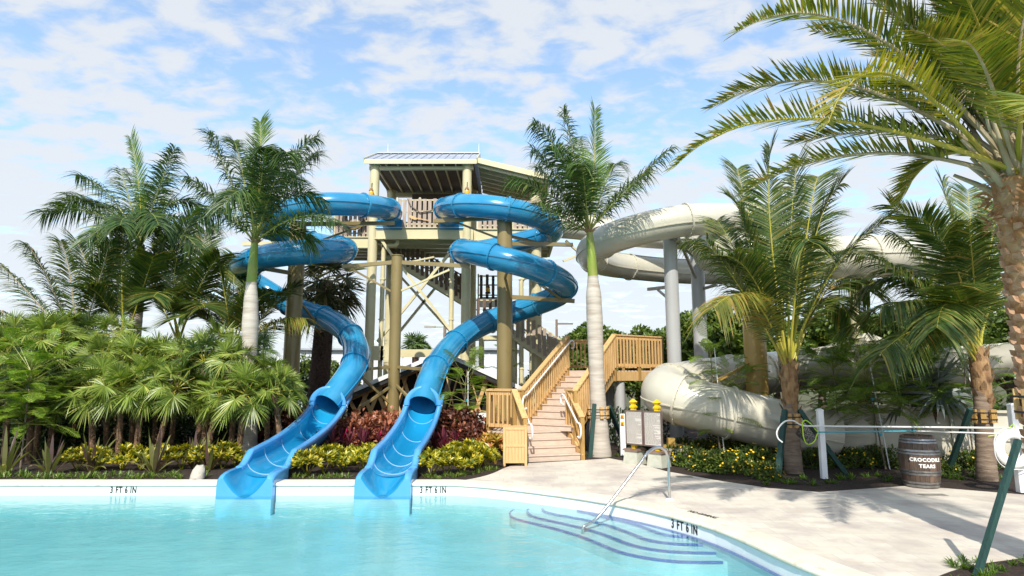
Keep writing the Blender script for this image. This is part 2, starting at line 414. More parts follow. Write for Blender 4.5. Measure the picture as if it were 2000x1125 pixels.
sheet('ground', [V((-400, -300, 0)), V((400, -300, 0)), V((400, 700, 0)), V((-400, 700, 0))], [pool], -.06, MAT['ground'])

# basin: floor and walls
MAT['plaster'] = M('pale_pool_plaster', (.35, .545, .575), (.40, .595, .625), 2, .6)
MAT['pool_tile'] = M('white_waterline_tile', (.80, .81, .81), (.76, .78, .79), 6, .25)
MAT['blue_tile'] = M('cobalt_tile', (.05, .10, .34), (.10, .17, .42), 30, .25)
MAT['coping'] = M('cream_coping_stone', (.66, .60, .47), (.74, .69, .57), 3, .7, bump=.15, bscale=30, c3=(.58, .50, .37), s3=6)
mb = MB()
for a, b in zip(pool, pool[1:] + pool[:1]):
    mb.mi = 1; mb.poly([(a.x, a.y, -.55), (b.x, b.y, -.55), (b.x, b.y, -.215), (a.x, a.y, -.215)])
    mb.mi = 0; mb.poly([(a.x, a.y, -.215), (b.x, b.y, -.215), (b.x, b.y, -.02), (a.x, a.y, -.02)])
tag(mb.build('pool_wall', [MAT['pool_tile'], MAT['plaster']]), kind='structure')
sheet('pool_floor', pool, [], -.55, MAT['plaster'])

# entry steps inside the pool, each with a cobalt tile edge
def Gz(pts, z): return [V((q.x, q.y, z)) for q in (G(x, y, z) for x, y in pts)]
steps_px = [
    (-.235, [(1094, 989.5), (1142, 1001), (1208, 1015), (1253, 1027), (1295, 1043.5), (1316, 1048), (1356, 1048.6)]),
    (-.275, [(1059, 989), (1055, 995), (1064, 1000), (1130, 1012), (1184, 1024), (1235, 1042), (1268, 1055.5), (1310, 1061.5), (1377, 1063.6)]),
    (-.315, [(1055, 987), (1030, 992), (1027, 999), (1037, 1007.5), (1082, 1018), (1136, 1030), (1190, 1046.5), (1226, 1061.5), (1268, 1072), (1328, 1078), (1398, 1079.5)]),
    (-.365, [(1031, 987), (1003, 994), (992, 1002), (998, 1010.5), (1028, 1018), (1094, 1034.5), (1142, 1049.5), (1178, 1064.5), (1220, 1081), (1268, 1090), (1325, 1096.6), (1412, 1097.5)]),
]
for z, pl in steps_px:
    ln = smooth_path(spline(Gz(pl, z), .12), 3)
    f0, l0 = ln[0], ln[-1]
    outl = ln + [V((l0.x + 1.9, l0.y + .5, z)), V((f0.x + 2.6, f0.y + 2.6, z)), V((f0.x + .3, f0.y + 1.6, z))]
    mb = MB(); mb.prism(outl[::-1], -.56, z)
    tag(mb.build('pool_step', MAT['plaster'], fixn=True), kind='structure')
    ins = offset_path(ln, .022)
    mb = MB()
    mb.loops([[V((a.x, a.y, z - .02)), V((a.x, a.y, z + .006)), V((b.x, b.y, z + .006)), V((b.x, b.y, z - .02))] for a, b in zip(offset_path(ln, -.012), ins)], True, True, True)
    tag(mb.build('step_edge_tile', MAT['blue_tile'], fixn=True), kind='structure')
# cobalt tile line along the curved wall
ci = [p for p in cur if p.y > 3 and p.x > .9]
a_, b_ = offset_path(ci, -.002), offset_path(ci, -.022)
mb = MB()
mb.loops([[V((a.x, a.y, -.235)), V((a.x, a.y, -.206)), V((b.x, b.y, -.206)), V((b.x, b.y, -.235))] for a, b in zip(a_, b_)], True, True, True)
tag(mb.build('waterline_tile', MAT['blue_tile'], fixn=True), kind='structure')

# water body: transparent surface with Fresnel gloss and absorbing depth
def water_mat():
    m, nt, N, L, out = new_mat('pool_water')
    vec = coords(nt, (1, 1, 1))
    mp = N('ShaderNodeMapping'); mp.inputs['Scale'].default_value = (.9, 1.5, 1); mp.inputs['Rotation'].default_value = (0, 0, R(14)); L(vec, mp.inputs[0])
    n1 = N('ShaderNodeTexNoise'); n1.inputs['Scale'].default_value = 1.6; n1.inputs['Detail'].default_value = 3; n1.inputs['Distortion'].default_value = .4; L(mp.outputs[0], n1.inputs['Vector'])
    n2 = N('ShaderNodeTexNoise'); n2.inputs['Scale'].default_value = 7; n2.inputs['Detail'].default_value = 4; n2.inputs['Distortion'].default_value = .5; L(mp.outputs[0], n2.inputs['Vector'])
    ad = N('ShaderNodeMath'); ad.operation = 'MULTIPLY_ADD'; ad.inputs[1].default_value = .38; L(n2.outputs[0], ad.inputs[0]); L(n1.outputs[0], ad.inputs[2])
    bp = N('ShaderNodeBump'); bp.inputs['Strength'].default_value = .5; bp.inputs['Distance'].default_value = .030; L(ad.outputs[0], bp.inputs['Height'])
    fr = N('ShaderNodeFresnel'); gq = N('ShaderNodeNewGeometry'); io = N('ShaderNodeMapRange'); io.inputs[3].default_value = 1.58; io.inputs[4].default_value = 1 / 1.58; L(gq.outputs['Backfacing'], io.inputs[0]); L(io.outputs[0], fr.inputs[0]); L(bp.outputs[0], fr.inputs['Normal'])
    tr = N('ShaderNodeBsdfTransparent'); tr.inputs[0].default_value = (.93, .985, .99, 1)
    gl = N('ShaderNodeBsdfGlossy'); gl.inputs['Roughness'].default_value = .015; L(bp.outputs[0], gl.inputs['Normal'])
    mx = N('ShaderNodeMixShader'); L(fr.outputs[0], mx.inputs[0]); L(tr.outputs[0], mx.inputs[1]); L(gl.outputs[0], mx.inputs[2])
    L(mx.outputs[0], out.inputs['Surface'])
    va = N('ShaderNodeVolumeAbsorption'); va.inputs['Color'].default_value = (.0, .90, .93, 1); va.inputs['Density'].default_value = .27
    L(va.outputs[0], out.inputs['Volume'])
    return m
MAT['water'] = water_mat()
wpoly = [V((-45.02, YE + .004, 0))] + [V((p.x, p.y + .004, 0)) for p in notch(SLX) + notch(SRX)] + offset_path(cur, .004) + [V((-45.02, -9.02, 0))]
mb = MB(); mb.prism(wpoly[::-1], -.60, ZW)
tag(mb.build('water', MAT['water'], fixn=True), kind='structure')

# coping with a rounded nose
def coping(path):
    mb = MB(); prof = [(.40, -.03), (.40, .018), (.03, .022), (-.012, .014), (-.030, -.004), (-.030, -.03), (-.015, -.045), (.05, -.045)]
    loops = []
    for i, p in enumerate(path):
        t = (path[min(i + 1, len(path) - 1)] - path[max(i - 1, 0)]).normalized(); n = V((-t.y, t.x, 0))
        loops.append([p + n * d + V((0, 0, z)) for d, z in prof])
    mb.loops(loops, True, True, True)
    tag(mb.build('pool_coping', MAT['coping'], smooth=50, fixn=True), kind='structure')
coping([V((-45, YE, 0)), V((SLX - NH, YE, 0))])
coping([V((SLX + NH, YE, 0)), V((SRX - NH, YE, 0))])
coping([V((SRX + NH, YE, 0))] + cur)

# planting beds and deck
def xy(px, py): p = G(px, py, 0); return V((p.x, p.y, 0))
left_edge = [xy(*q) for q in ((905, 938), (940, 932), (965, 924), (984, 914), (1000, 908), (1024, 905))]
left_edge = smooth_path(spline(left_edge, .2), 3)
mulch_l = [V((-60, YE + .38, 0)), V((SLX - NH, YE + .38, 0)), V((SLX - NH, YE + .62, 0)), V((SLX + NH, YE + .62, 0)), V((SLX + NH, YE + .38, 0)),
           V((SRX - NH, YE + .38, 0)), V((SRX - NH, YE + .62, 0)), V((SRX + NH, YE + .62, 0)), V((SRX + NH, YE + .38, 0))] + left_edge + [V((1.2, 16, 0)), V((1.2, 30, 0)), V((-60, 30, 0))]
right_edge = [xy(*q) for q in ((1024, 905), (1135, 899), (1190, 895), (1250, 906), (1300, 920), (1400, 938), (1500, 953), (1600, 961), (1700, 954), (1770, 949), (1840, 953), (2000, 966), (2200, 990), (2500, 1020))]
mulch_r = right_edge[1:] + [V((40, 11, 0)), V((40, 32, 0)), V((1.4, 32, 0)), V((1.4, 15.4, 0))]
near_edge = [xy(*q) for q in ((1790, 1150), (1840, 1124), (1900, 1106), (2000, 1092), (2200, 1065))]
mulch_n = smooth_path(spline(near_edge, .2), 2) + [V((16, 8, 0)), V((16, 3, 0)), V((5.2, 3, 0)), V((4.9, 5.5, 0))]
sheet('mulch_bed', mulch_l, [], -.012, MAT['mulch'])
sheet('mulch_bed', mulch_r, [], -.012, MAT['mulch'])
sheet('mulch_bed', mulch_n, [], .012, MAT['mulch'])

def deck_mat():
    m, nt, N, L, out = new_mat('travertine_pavers')
    vec = coords(nt)
    b = N('ShaderNodeBsdfPrincipled'); b.inputs['Roughness'].default_value = .75; L(b.outputs[0], out.inputs[0])
    br = N('ShaderNodeTexBrick'); br.inputs['Scale'].default_value = 1.0; br.inputs['Brick Width'].default_value = .46; br.inputs['Row Height'].default_value = .31
    br.inputs['Mortar Size'].default_value = .006; br.inputs['Mortar Smooth'].default_value = .4; br.offset = .37; br.squash = 1.5; br.squash_frequency = 3
    br.inputs['Color1'].default_value = (.68, .62, .52, 1); br.inputs['Color2'].default_value = (.60, .54, .45, 1); br.inputs['Mortar'].default_value = (.50, .45, .38, 1)
    L(vec, br.inputs['Vector'])
    n = N('ShaderNodeTexNoise'); n.inputs['Scale'].default_value = 1.1; n.inputs['Detail'].default_value = 6; n.inputs['Roughness'].default_value = .62; L(vec, n.inputs['Vector'])
    r = N('ShaderNodeMapRange'); r.inputs[1].default_value = .45; r.inputs[2].default_value = .68; L(n.outputs[0], r.inputs[0])
    mx = N('ShaderNodeMix'); mx.data_type = 'RGBA'; L(r.outputs[0], mx.inputs[0]); L(br.outputs[0], mx.inputs[6]); mx.inputs[7].default_value = (.43, .37, .33, 1)
    n2 = N('ShaderNodeTexNoise'); n2.inputs['Scale'].default_value = 2.7; n2.inputs['Detail'].default_value = 5; L(vec, n2.inputs['Vector'])
    r2 = N('ShaderNodeMapRange'); r2.inputs[1].default_value = .55; r2.inputs[2].default_value = .75; r2.inputs[4].default_value = .75; L(n2.outputs[0], r2.inputs[0])
    m2 = N('ShaderNodeMix'); m2.data_type = 'RGBA'; L(r2.outputs[0], m2.inputs[0]); L(mx.outputs[2], m2.inputs[6]); m2.inputs[7].default_value = (.52, .43, .34, 1)
    L(m2.outputs[2], b.inputs['Base Color'])
    bp = N('ShaderNodeBump'); bp.inputs['Strength'].default_value = .25; bp.inputs['Distance'].default_value = .006; bp.invert = True
    L(br.outputs['Fac'], bp.inputs['Height']); L(bp.outputs[0], b.inputs['Normal'])
    return m
MAT['deck'] = deck_mat()
deck = offset_path(cur, .1) + [V((30, -9, 0)), V((30, 8, 0))] + right_edge[::-1] + left_edge[::-1]
sheet('pool_deck', deck, [], 0.0, MAT['deck'])

# ------------------------------------------------------------------ depth markings (5 inch condensed letters)
def text_mesh(txt, size, sx=1.0, bold=0.0, ext=.002, space=1.0):
    cu = bpy.data.curves.new('lettering', 'FONT'); cu.body = txt; cu.size = size; cu.offset = bold; cu.extrude = ext
    cu.align_x = 'CENTER'; cu.align_y = 'CENTER'; cu.space_character = space; cu.resolution_u = 3
    o = bpy.data.objects.new('lettering', cu); C.objects.link(o)
    dg = bpy.context.evaluated_depsgraph_get(); me = bpy.data.meshes.new_from_object(o.evaluated_get(dg))
    bpy.data.objects.remove(o); bpy.data.curves.remove(cu)
    for v in me.vertices: v.co.x *= sx
    return me

def place_text(name, me, mat, origin, right, up, parent=None, wrap=None):
    right, up = right.normalized(), up.normalized(); n = right.cross(up)
    for v in me.vertices:
        x, y, z = v.co
        v.co = wrap(x, y, z) if wrap else right * x + up * y + n * z
    me.materials.clear(); me.materials.append(mat); me.name = name
    o = bpy.data.objects.new(name, me); C.objects.link(o)
    if parent is not None:
        o.parent = parent; o.location = V(origin) - WORLD[parent.name]
    else: o.location = origin
    WORLD[o.name] = V(origin)
    return o

def mark(p, right, label, size=.122, wrap=None):
    o = place_text('depth_marker', text_mesh('3 FT 6 IN', size * 1.38, .66, .0045, .001, 1.15), MAT['lettering'], p, right, V((0, 0, 1)), None, wrap)
    tag(o, label, 'depth marker', 'depth markings on the pool wall')
q = P(241, 955, YE - .006); mark(V((q.x, YE - .004, -.116)), V((1, 0, 0)), 'black 3 FT 6 IN depth marking left of both slides')
q = P(846, 955, YE - .006); mark(V((q.x, YE - .004, -.116)), V((1, 0, 0)), 'black 3 FT 6 IN depth marking just right of the right slide exit')
q0 = G(1358, 1020, -.08); k = min(range(1, len(cur) - 1), key=lambda i: (cur[i].xy - q0.xy).length)
tt = (cur[k + 1] - cur[k - 1]).normalized(); nn = V((tt.y, -tt.x, 0))

def along(x, y, z):
    s, i = abs(x), k; sg = 1 if x > 0 else -1
    while s > (cur[i + sg] - cur[i]).length: s -= (cur[i + sg] - cur[i]).length; i += sg
    d = (cur[i + sg] - cur[i]).normalized(); q = cur[i] + d * s; n = V((d.y, -d.x, 0)) * sg
    return q - cur[k] + n * (.006 + z) + V((0, 0, y))
mark(cur[k] + V((0, 0, -.115)), tt, 'slanting black 3 FT 6 IN depth marking on the curved wall by the entry steps', .125, along)
# the flat marking on the deck above it
o = place_text('deck_marking', text_mesh('NO DIVING', .13, .8, .002, .001), MAT['lettering'], V((cur[k].x, cur[k].y, .024)) + V((-tt.y, tt.x, 0)) * .36, tt, V((-tt.y, tt.x, 0)))
tag(o, 'faint black no diving marking lying flat on the coping', 'deck marking')
# ------------------------------------------------------------------ flume slides
def frames(path):
    """tangent, level side vector and up for every sample"""
    out = []; n = len(path)
    for i, p in enumerate(path):
        t = (path[min(i + 1, n - 1)] - path[max(i - 1, 0)]).normalized()
        s = t.cross(V((0, 0, 1))).normalized(); out.append((p, t, s, s.cross(t).normalized()))
    return out

def ring_pts(fr, r, n=28, ridge=.035, a0=0.0):
    p, t, s, u = fr; out = []
    for k in range(n):
        a = 2 * pi * k / n + a0; out.append(p + s * (r * cos(a)) + u * (r * sin(a)))
    return out

def seam_strip(mb, fr, r, ang, w=.028, h=.03):
    loops = []
    for p, t, s, u in fr:
        d = s * cos(ang) + u * sin(ang); e = u * cos(ang) - s * sin(ang)
        loops.append([p + d * (r - .01) - e * w / 2, p + d * (r + h) - e * w / 2, p + d * (r + h) + e * w / 2, p + d * (r - .01) + e * w / 2])
    mb.loops(loops, True, True, True)

def flange(root, fr, r, mat, w=.05, h=.045, bolts=20):
    p, t, s, u = fr; mb = MB(); n = 32
    loops = []
    for k in range(n + 1):
        a = 2 * pi * k / n; d = s * cos(a) + u * sin(a)
        loops.append([p + d * (r - .01) - t * w / 2, p + d * (r + h) - t * w / 2, p + d * (r + h) + t * w / 2, p + d * (r - .01) + t * w / 2])
    mb.loops(loops, True)
    for k in range(bolts):
        a = 2 * pi * (k + .5) / bolts; d = s * cos(a) + u * sin(a); e = u * cos(a) - s * sin(a)
        mb.obox(p + d * (r + h * .62), t * (w / 2 + .012), d * .012, e * .012)
    return mb.build('flange', mat, root, smooth=35, fixn=True)

def tube_slide(root, path, r, mat, seglen, seam=(0, pi), inner=True, fl_first=True):
    fr = frames(path); n = len(fr)
    # arc length
    L = [0]
    for a, b in zip(path, path[1:]): L.append(L[-1] + (b - a).length)
    total = L[-1]; k = max(1, round(total / seglen)); cuts = [0]
    for j in range(1, k):
        cuts.append(min(range(n), key=lambda i: abs(L[i] - total * j / k)))
    cuts.append(n - 1)
    for j, (a, b) in enumerate(zip(cuts, cuts[1:])):
        mb = MB(); sub = fr[a:b + 1]
        mb.loops([ring_pts(f, r) for f in sub], True)
        if inner:
            mb.loops([ring_pts(f, r - .02)[::-1] for f in sub], True)
        o = mb.build('tube_section', mat, root, smooth=60)
        for sa in seam:
            m2 = MB(); seam_strip(m2, sub, r, sa); m2.build('side_seam', mat, root, smooth=30, fixn=True)
    for j, c in enumerate(cuts):
        if j == len(cuts) - 1: continue
        flange(root, fr[c], r, mat)
    return fr, cuts

def trough(root, xc, st, a, mat, lipmat, name='trough', thick=.035, lip=.12):
    """open run-out: stations (Y, floor z, wall top z, xc offset)"""
    mb = MB(); loops = []
    for (Y, zf, zt, dx) in st:
        h = zt - zf; rv = min(a, h); cx = xc + dx; inn, out = [], []
        for k in range(25):
            ph = pi + pi * k / 24; inn.append(V((cx + a * cos(ph), Y, zf + rv + rv * sin(ph))))
        inn = [V((cx - a, Y, zt))] + inn + [V((cx + a, Y, zt))]
        for k in range(25):
            ph = pi + pi * k / 24; out.append(V((cx + (a + thick) * cos(ph), Y, zf + rv + (rv + thick) * sin(ph))))
        zb = zt - .05
        out = [V((cx - a - thick, Y, zb))] + [q if q.z < zb else V((q.x, q.y, zb)) for q in out] + [V((cx + a + thick, Y, zb))]
        loops.append(inn + [V((cx + a + lip * .5, Y, zt + .012)), V((cx + a + lip, Y, zt)), V((cx + a + lip, Y, zb))] + out[::-1] + [V((cx - a - lip, Y, zb)), V((cx - a - lip, Y, zt)), V((cx - a - lip * .5, Y, zt + .012))])
    mb.loops(loops, True)
    n = len(loops[0])
    o = mb.build(name, mat, root, smooth=50, fixn=True)
    # rounded lip in the sun-brightened blue along both wall tops
    for sgn in (-1, 1):
        m2 = MB(); lp = []
        for (Y, zf, zt, dx) in st:
            cx = xc + dx + sgn * (a + lip * .5)
            lp.append([V((cx + (lip * .5 + .012) * q[0], Y, zt + q[1])) for q in ((-1, -.02), (-.92, .016), (-.45, .034), (.45, .034), (.92, .016), (1, -.02), (1, -.06), (-1, -.06))])
        m2.loops(lp, True, True, True); m2.build('lip', lipmat, root, smooth=60, fixn=True)
    return o

def seam_arc(root, xc, Y, zf, zt, a, dx=0):
    mb = MB(); h = zt - zf; rv = min(a, h)
    pts = [V((xc + dx + (a - .004) * cos(pi + pi * k / 20), Y, zf + rv + (rv - .004) * sin(pi + pi * k / 20))) for k in range(21)]
    mb.tube(pts, .0065, 6); mb.build('panel_seam', MAT['seam'], root, smooth=60)

def exit_piece(root, xc, Y0, Y1, a, zf0, zf1, zt, mat):
    """moulded nose that stands in the pool: U cut through a box with rounded shoulders"""
    hw = .53; st = []
    # (Y, floor, top, shoulder radius, a)
    st = [(Y1, zf1, zt, .03, a), (Y0 + .5, zf0 + .10, zt, .04, a), (Y0 + .25, zf0 + .04, zt - .01, .06, a), (Y0 + .09, zf0, zt - .035, .08, a + .01), (Y0 + .02, zf0 - .01, zt - .07, .10, a + .015), (Y0, zf0 - .015, zt - .10, .105, a + .02)]
    mb = MB(); loops = []
    for q_, (Y, zf, z1, rs, aa) in enumerate(st):
        ff = min(1, q_ / 3); h = z1 - zf; inn = []
        aa2 = min(aa, hw - .05)
        for k in range(29):
            ph = pi + pi * k / 28
            inn.append(V((xc + aa2 * cos(ph), Y, zf + h * ((1 - ff) * (1 - abs(sin(ph))) + ff * abs(cos(ph)) ** 1.7))))
        out = []
        for k in range(7):
            ph = pi / 2 * k / 6; out.append(V((xc + hw - rs + rs * sin(ph), Y, z1 - rs + rs * cos(ph))))
        zb = -.25
        for k in range(8): out.append(V((xc + hw, Y, z1 - rs + (zb - z1 + rs) * (k + 1) / 8)))
        bot = [V((xc + hw - 2 * hw * (k + 1) / 12, Y, zb)) for k in range(11)]
        lf = [V((2 * xc - q.x, q.y, q.z)) for q in out][::-1]
        loops.append(inn + out + bot + lf)
    mb.loops(loops, True)
    nl = len(loops[0])
    for j in range(len(mb.m)):
        if j % nl < 28: mb.m[j] = 1  # inside of the cut takes the darker blue, its shade put into the colour
    # front face: bridge the cut to the outer outline as a fan of quads
    last = loops[-1]; inn = last[:29]; rest = last[29:]
    ia = [mb.vert(p) for p in inn]
    zb = -.25
        # simple columns straight down from the cut, then the shoulders outside it
    ib = [mb.vert(V((p.x, p.y, zb))) for p in inn]
    for k in range(28): mb.face((ia[k], ia[k + 1], ib[k + 1], ib[k]))
    for sgn, p in ((1, inn[-1]), (-1, inn[0])):
        sh = [V((xc + sgn * abs(q.x - xc), q.y, q.z)) for q in rest[:15]]
        pts = [p] + sh + [V((xc + sgn * hw, p.y, zb)), V((p.x, p.y, zb))]
        mb.poly(pts if sgn < 0 else pts[::-1])
    m2 = MB(); m2.box(xc - hw + .02, xc + hw - .02, Y0 + .006, Y1, -.56, -.251); m2.build('added_block', MAT['plaster'], root)  # block added to keep the dark gap under the nose out of sight
    return mb.build('exit_nose', [mat, MAT['blue_trough']], root, smooth=45, fixn=True)

RT = .375                                   # tube radius of the blue slides
blue_px_R = [(884, 431, 22.9), (868, 412, 21.6), (878, 404, 20.4), (905, 401, 19.6), (950, 403, 19.1), (1005, 411, 19.1), (1052, 425, 19.6), (1080, 443, 20.5), (1075, 458, 21.5), (1035, 468, 22.0), (985, 480, 22.1), (930, 491, 21.6), (899, 493, 20.5), (903, 491, 19.3), (935, 495, 18.3), (985, 507, 17.8), (1040, 522, 17.9), (1085, 542, 18.6), (1106, 560, 19.7), (1092, 577, 20.5), (1042, 597, 21.0), (985, 616, 21.1), (938, 636, 20.8), (905, 656, 20.2), (880, 678, 19.5), (861, 702, 18.8), (846, 728, 18.0), (836, 757, 17.4)]
blue_px_L = [(760, 431, 22.9), (764, 412, 21.6), (748, 406, 20.5), (711, 401, 19.6), (650, 398, 19.1), (595, 402, 19.1), (548, 414, 19.6), (520, 432, 20.6), (528, 450, 21.6), (570, 463, 22.1), (625, 476, 22.0), (668, 484, 21.0), (677, 488, 19.9), (652, 490, 18.8), (610, 491, 18.2), (570, 494, 18.0), (525, 500, 18.2), (487, 511, 19.0), (466, 525, 20.1), (475, 541, 21.1), (510, 560, 21.6), (552, 587, 21.5), (592, 607, 21.1), (632, 620, 20.6), (667, 638, 20.0), (690, 662, 19.4), (698, 690, 18.8), (690, 720, 18.1), (670, 752, 17.5)]

def blue_slide(px, xc, label, mirror):
    root = thing('water_slide', label, 'water slide', (xc, YE, 0), 'blue tube slides into the pool')
    pts = [P(*q) for q in px] + [V((xc, 17.0, 1.25))]
    path = smooth_path(spline(pts, .11), 14)
    path[-1] = V((xc, 17.0, 1.25)); path[-2] = (path[-1] + path[-3]) / 2
    fr, cuts = tube_slide(root, path, RT, MAT['blue'], 1.75)
    # mouth: bell flange and lip
    p, t, s, u = fr[-1]
    mb = MB(); n = 40; loops = []
    hz = V((1, 0, 0)); up = V((0, 0, 1))
    for k in range(n // 2 + 1):
        a = pi * k / (n // 2); d = hz * cos(a) + up * sin(a); f = V((0, -1, 0))
        loops.append([p + d * (RT - .02) + f * .02, p + d * (RT - .02) - f * .10, p + d * (RT + .10) - f * .08, p + d * (RT + .135) - f * .02, p + d * (RT + .135) + f * .04, p + d * (RT + .09) + f * .07, p + d * (RT + .01) + f * .05])
    mb.loops(loops, True, True, True)
    mb.build('mouth_lip', MAT['blue_lip'], root, smooth=50, fixn=True)
    a = RT
    st = [(17.55, 1.28, 1.50, 0), (17.28, 1.0, 1.37, 0), (16.95, .75, 1.20, 0), (16.5, .52, 1.03, 0), (16.0, .37, .89, 0), (15.4, .26, .76, 0), (14.8, .17, .66, 0), (14.3, .12, .59, 0), (13.8, .08, .54, 0), (13.3, .055, .49, 0), (13.22, .05, .48, 0), (13.0, .045, .33, 0), (12.86, .035, .24, 0), (12.7, .03, .215, 0)]
    st = [(Y, zf, zt, dx) for (Y, zf, zt, dx) in st]
    trough(root, xc, st, a + .02, MAT['blue_trough'], MAT['blue_lip'])
    for Y, zf, zt in ((16.95, .75, 1.20), (16.0, .37, .89), (14.8, .17, .66), (13.8, .08, .54), (12.95, .042, .30)):
        seam_arc(root, xc, Y, zf, zt, a + .02)
    # white caps where tube and trough meet
    for sg in (-1, 1):
        mb = MB(); mb.obox((xc + sg * (a + .08), 17.03, 1.235), V((.075, 0, 0)), V((0, .03, 0)), V((0, 0, .02))); mb.build('joint_cap', MAT['white'], root)
    exit_piece(root, xc, YE - .16, 12.74, a + .02, -.225, .03, .225, MAT['blue_lip'])
    # cradle legs under the run-out
    for Y, z in ((16.3, .40), (15.0, .12)):
        for sg in (-1, 1):
            mb = MB(); mb.cyl((xc + sg * .3, Y, -.05), (xc + sg * .3, Y, z + .12), .045, n=10); mb.build('cradle_leg', MAT['galv'], root, smooth=40)
    return root
blue_slide(blue_px_L, SLX, 'left of the two blue spiral tube slides, its open run-out beside the fan palms', True)
blue_slide(blue_px_R, SRX, 'right of the two blue spiral tube slides, its open run-out nearer the wooden stairs', False)

# ------------------------------------------------------------------ slide support poles with their arms
def pole(px_top, px_bot, Y, rad, mat, label, arms, group='olive slide support poles', zbase=0, cat='support pole', name='slide_pole'):
    t = P(px_top[0], px_top[1], Y); b = P(px_bot[0], px_bot[1], Y)
    root = thing(name, label, cat, (t.x, Y, zbase), group)
    mb = MB(); mb.cyl((t.x, Y, zbase), (t.x, Y, t.z), rad, n=28); mb.build('shaft', mat, root, smooth=40)
    mb = MB(); mb.cyl((t.x, Y, t.z - .002), (t.x, Y, t.z + .02), rad + .025, n=28); mb.build('cap_plate', mat, root, smooth=40)
    mb = MB(); mb.box(t.x - rad - .12, t.x + rad + .12, Y - rad - .12, Y + rad + .12, zbase, zbase + .03); mb.build('base_plate', MAT['galv'], root)
    for (a, bb, w, h, amat) in arms:
        p0 = V((t.x, Y, 0)); A = P(*a); p0.z = A.z if len(a) == 3 else a[2]
        B = P(*bb); mb = MB()
        if abs(A.x - t.x) < rad * 2.2: A = A + (V((t.x, Y, A.z)) - A) * .3
        mb.beam(A, B, w, h); mb.build('arm', amat, root)
    return root
g_ = MAT['pole']
pole((776, 500), (768, 790), 19.2, .178, g_, 'short olive pole standing between the two blue slides',
     [((772, 512, 19.2), (668, 521, 19.0), .1, .12, g_), ((772, 512, 19.2), (918, 520, 18.9), .1, .12, g_),
      ((770, 573, 19.2), (690, 527, 19.05), .06, .06, g_), ((770, 573, 19.2), (878, 527, 18.95), .06, .06, MAT['cream']),
      ((770, 716, 19.2), (706, 722, 18.5), .09, .09, g_), ((770, 716, 19.2), (836, 722, 18.4), .09, .09, g_),
      ((770, 750, 19.2), (705, 795, 18.4), .07, .07, g_), ((770, 795, 19.2), (704, 735, 18.5), .07, .07, g_), ((772, 750, 19.2), (800, 778, 18.2), .07, .07, g_)])
pole((986, 424), (986, 760), 19.5, .245, g_, 'thick olive pole up the middle of the right blue spiral',
     [((990, 425, 19.5), (848, 432, 20.6), .1, .13, g_), ((985, 470, 19.5), (880, 430, 20.6), .07, .07, g_), ((1000, 462, 19.6), (1066, 478, 21.0), .09, .09, g_),
      ((1000, 476, 19.5), (1118, 478, 20.6), .1, .13, g_), ((1000, 580, 19.5), (1122, 588, 19.6), .1, .13, g_), ((998, 512, 19.3), (1094, 583, 19.5), .08, .08, g_), ((985, 545, 19.4), (995, 518, 18.0), .07, .07, g_)])
pole((583, 436), (566, 740), 19.5, .255, g_, 'thick olive pole up the middle of the left blue spiral',
     [((583, 438, 19.5), (770, 436, 21.0), .1, .13, g_), ((583, 486, 19.5), (708, 440, 20.8), .07, .07, g_), ((578, 535, 19.5), (520, 525, 18.5), .1, .12, g_), ((578, 475, 19.4), (475, 477, 19.8), .1, .12, MAT['cream']),
      ((575, 575, 19.5), (625, 640, 20.5), .06, .06, g_)])

# ------------------------------------------------------------------ slide tower
YT = 22.5
TW = thing('slide_tower', 'tall cream steel slide tower with grey roof and brown picket rails', 'slide tower', (P(820, 445, YT).x, YT, 0))
def tx(px, py=445, Y=YT): return P(px, py, Y).x
X1, X2, X3 = tx(731, 380), tx(912, 380), tx(1048, 470)
ZD, ZE = P(820, 445, YT).z, P(820, 321, YT).z
YB = YT + 3.4
cr = MAT['cream']
for (x, y, z, r) in ((X1, YT, ZE, .175), (X2, YT, ZE, .175), (X1, YB, ZE, .175), (X2, YB, ZE, .175), (X3, YT + .6, ZE - 1.0, .2), (X3, YB, ZE - 1.0, .2)):
    mb = MB(); mb.cyl((x, y, 0), (x, y, z), r, n=24)
    for zz in (2.6, 5.4): mb.cyl((x, y, zz), (x, y, zz + .03), r + .012, n=24)
    mb.cyl((x, y, z - .04), (x, y, z), r + .05, n=24)
    mb.build('column', cr, TW, smooth=40)
# down pipes beside the columns
for (px, top) in ((747, 478), (882, 478), (1018, 540)):
    x = tx(px, 560, YT + .15); zt = P(px, top, YT).z; mb = MB()
    mb.tube(smooth_path(spline([V((x, YT + .15, .1)), V((x, YT + .15, zt - .25)), V((x, YT + .15, zt - .08)), V((x + .12, YT + .15, zt)), V((x + .45, YT + .15, zt)), V((x + .5, YT + .15, zt + .04)), V((x + .5, YT + .15, zt + .3))], .1), 1), .085, 14)
    for zz in (2.3, 4.1, 5.6):
        mb.beam((x - .1, YT + .15, zz), (x + .1, YT + .15, zz), .19, .04)
    mb.build('pipe', cr, TW, smooth=50)
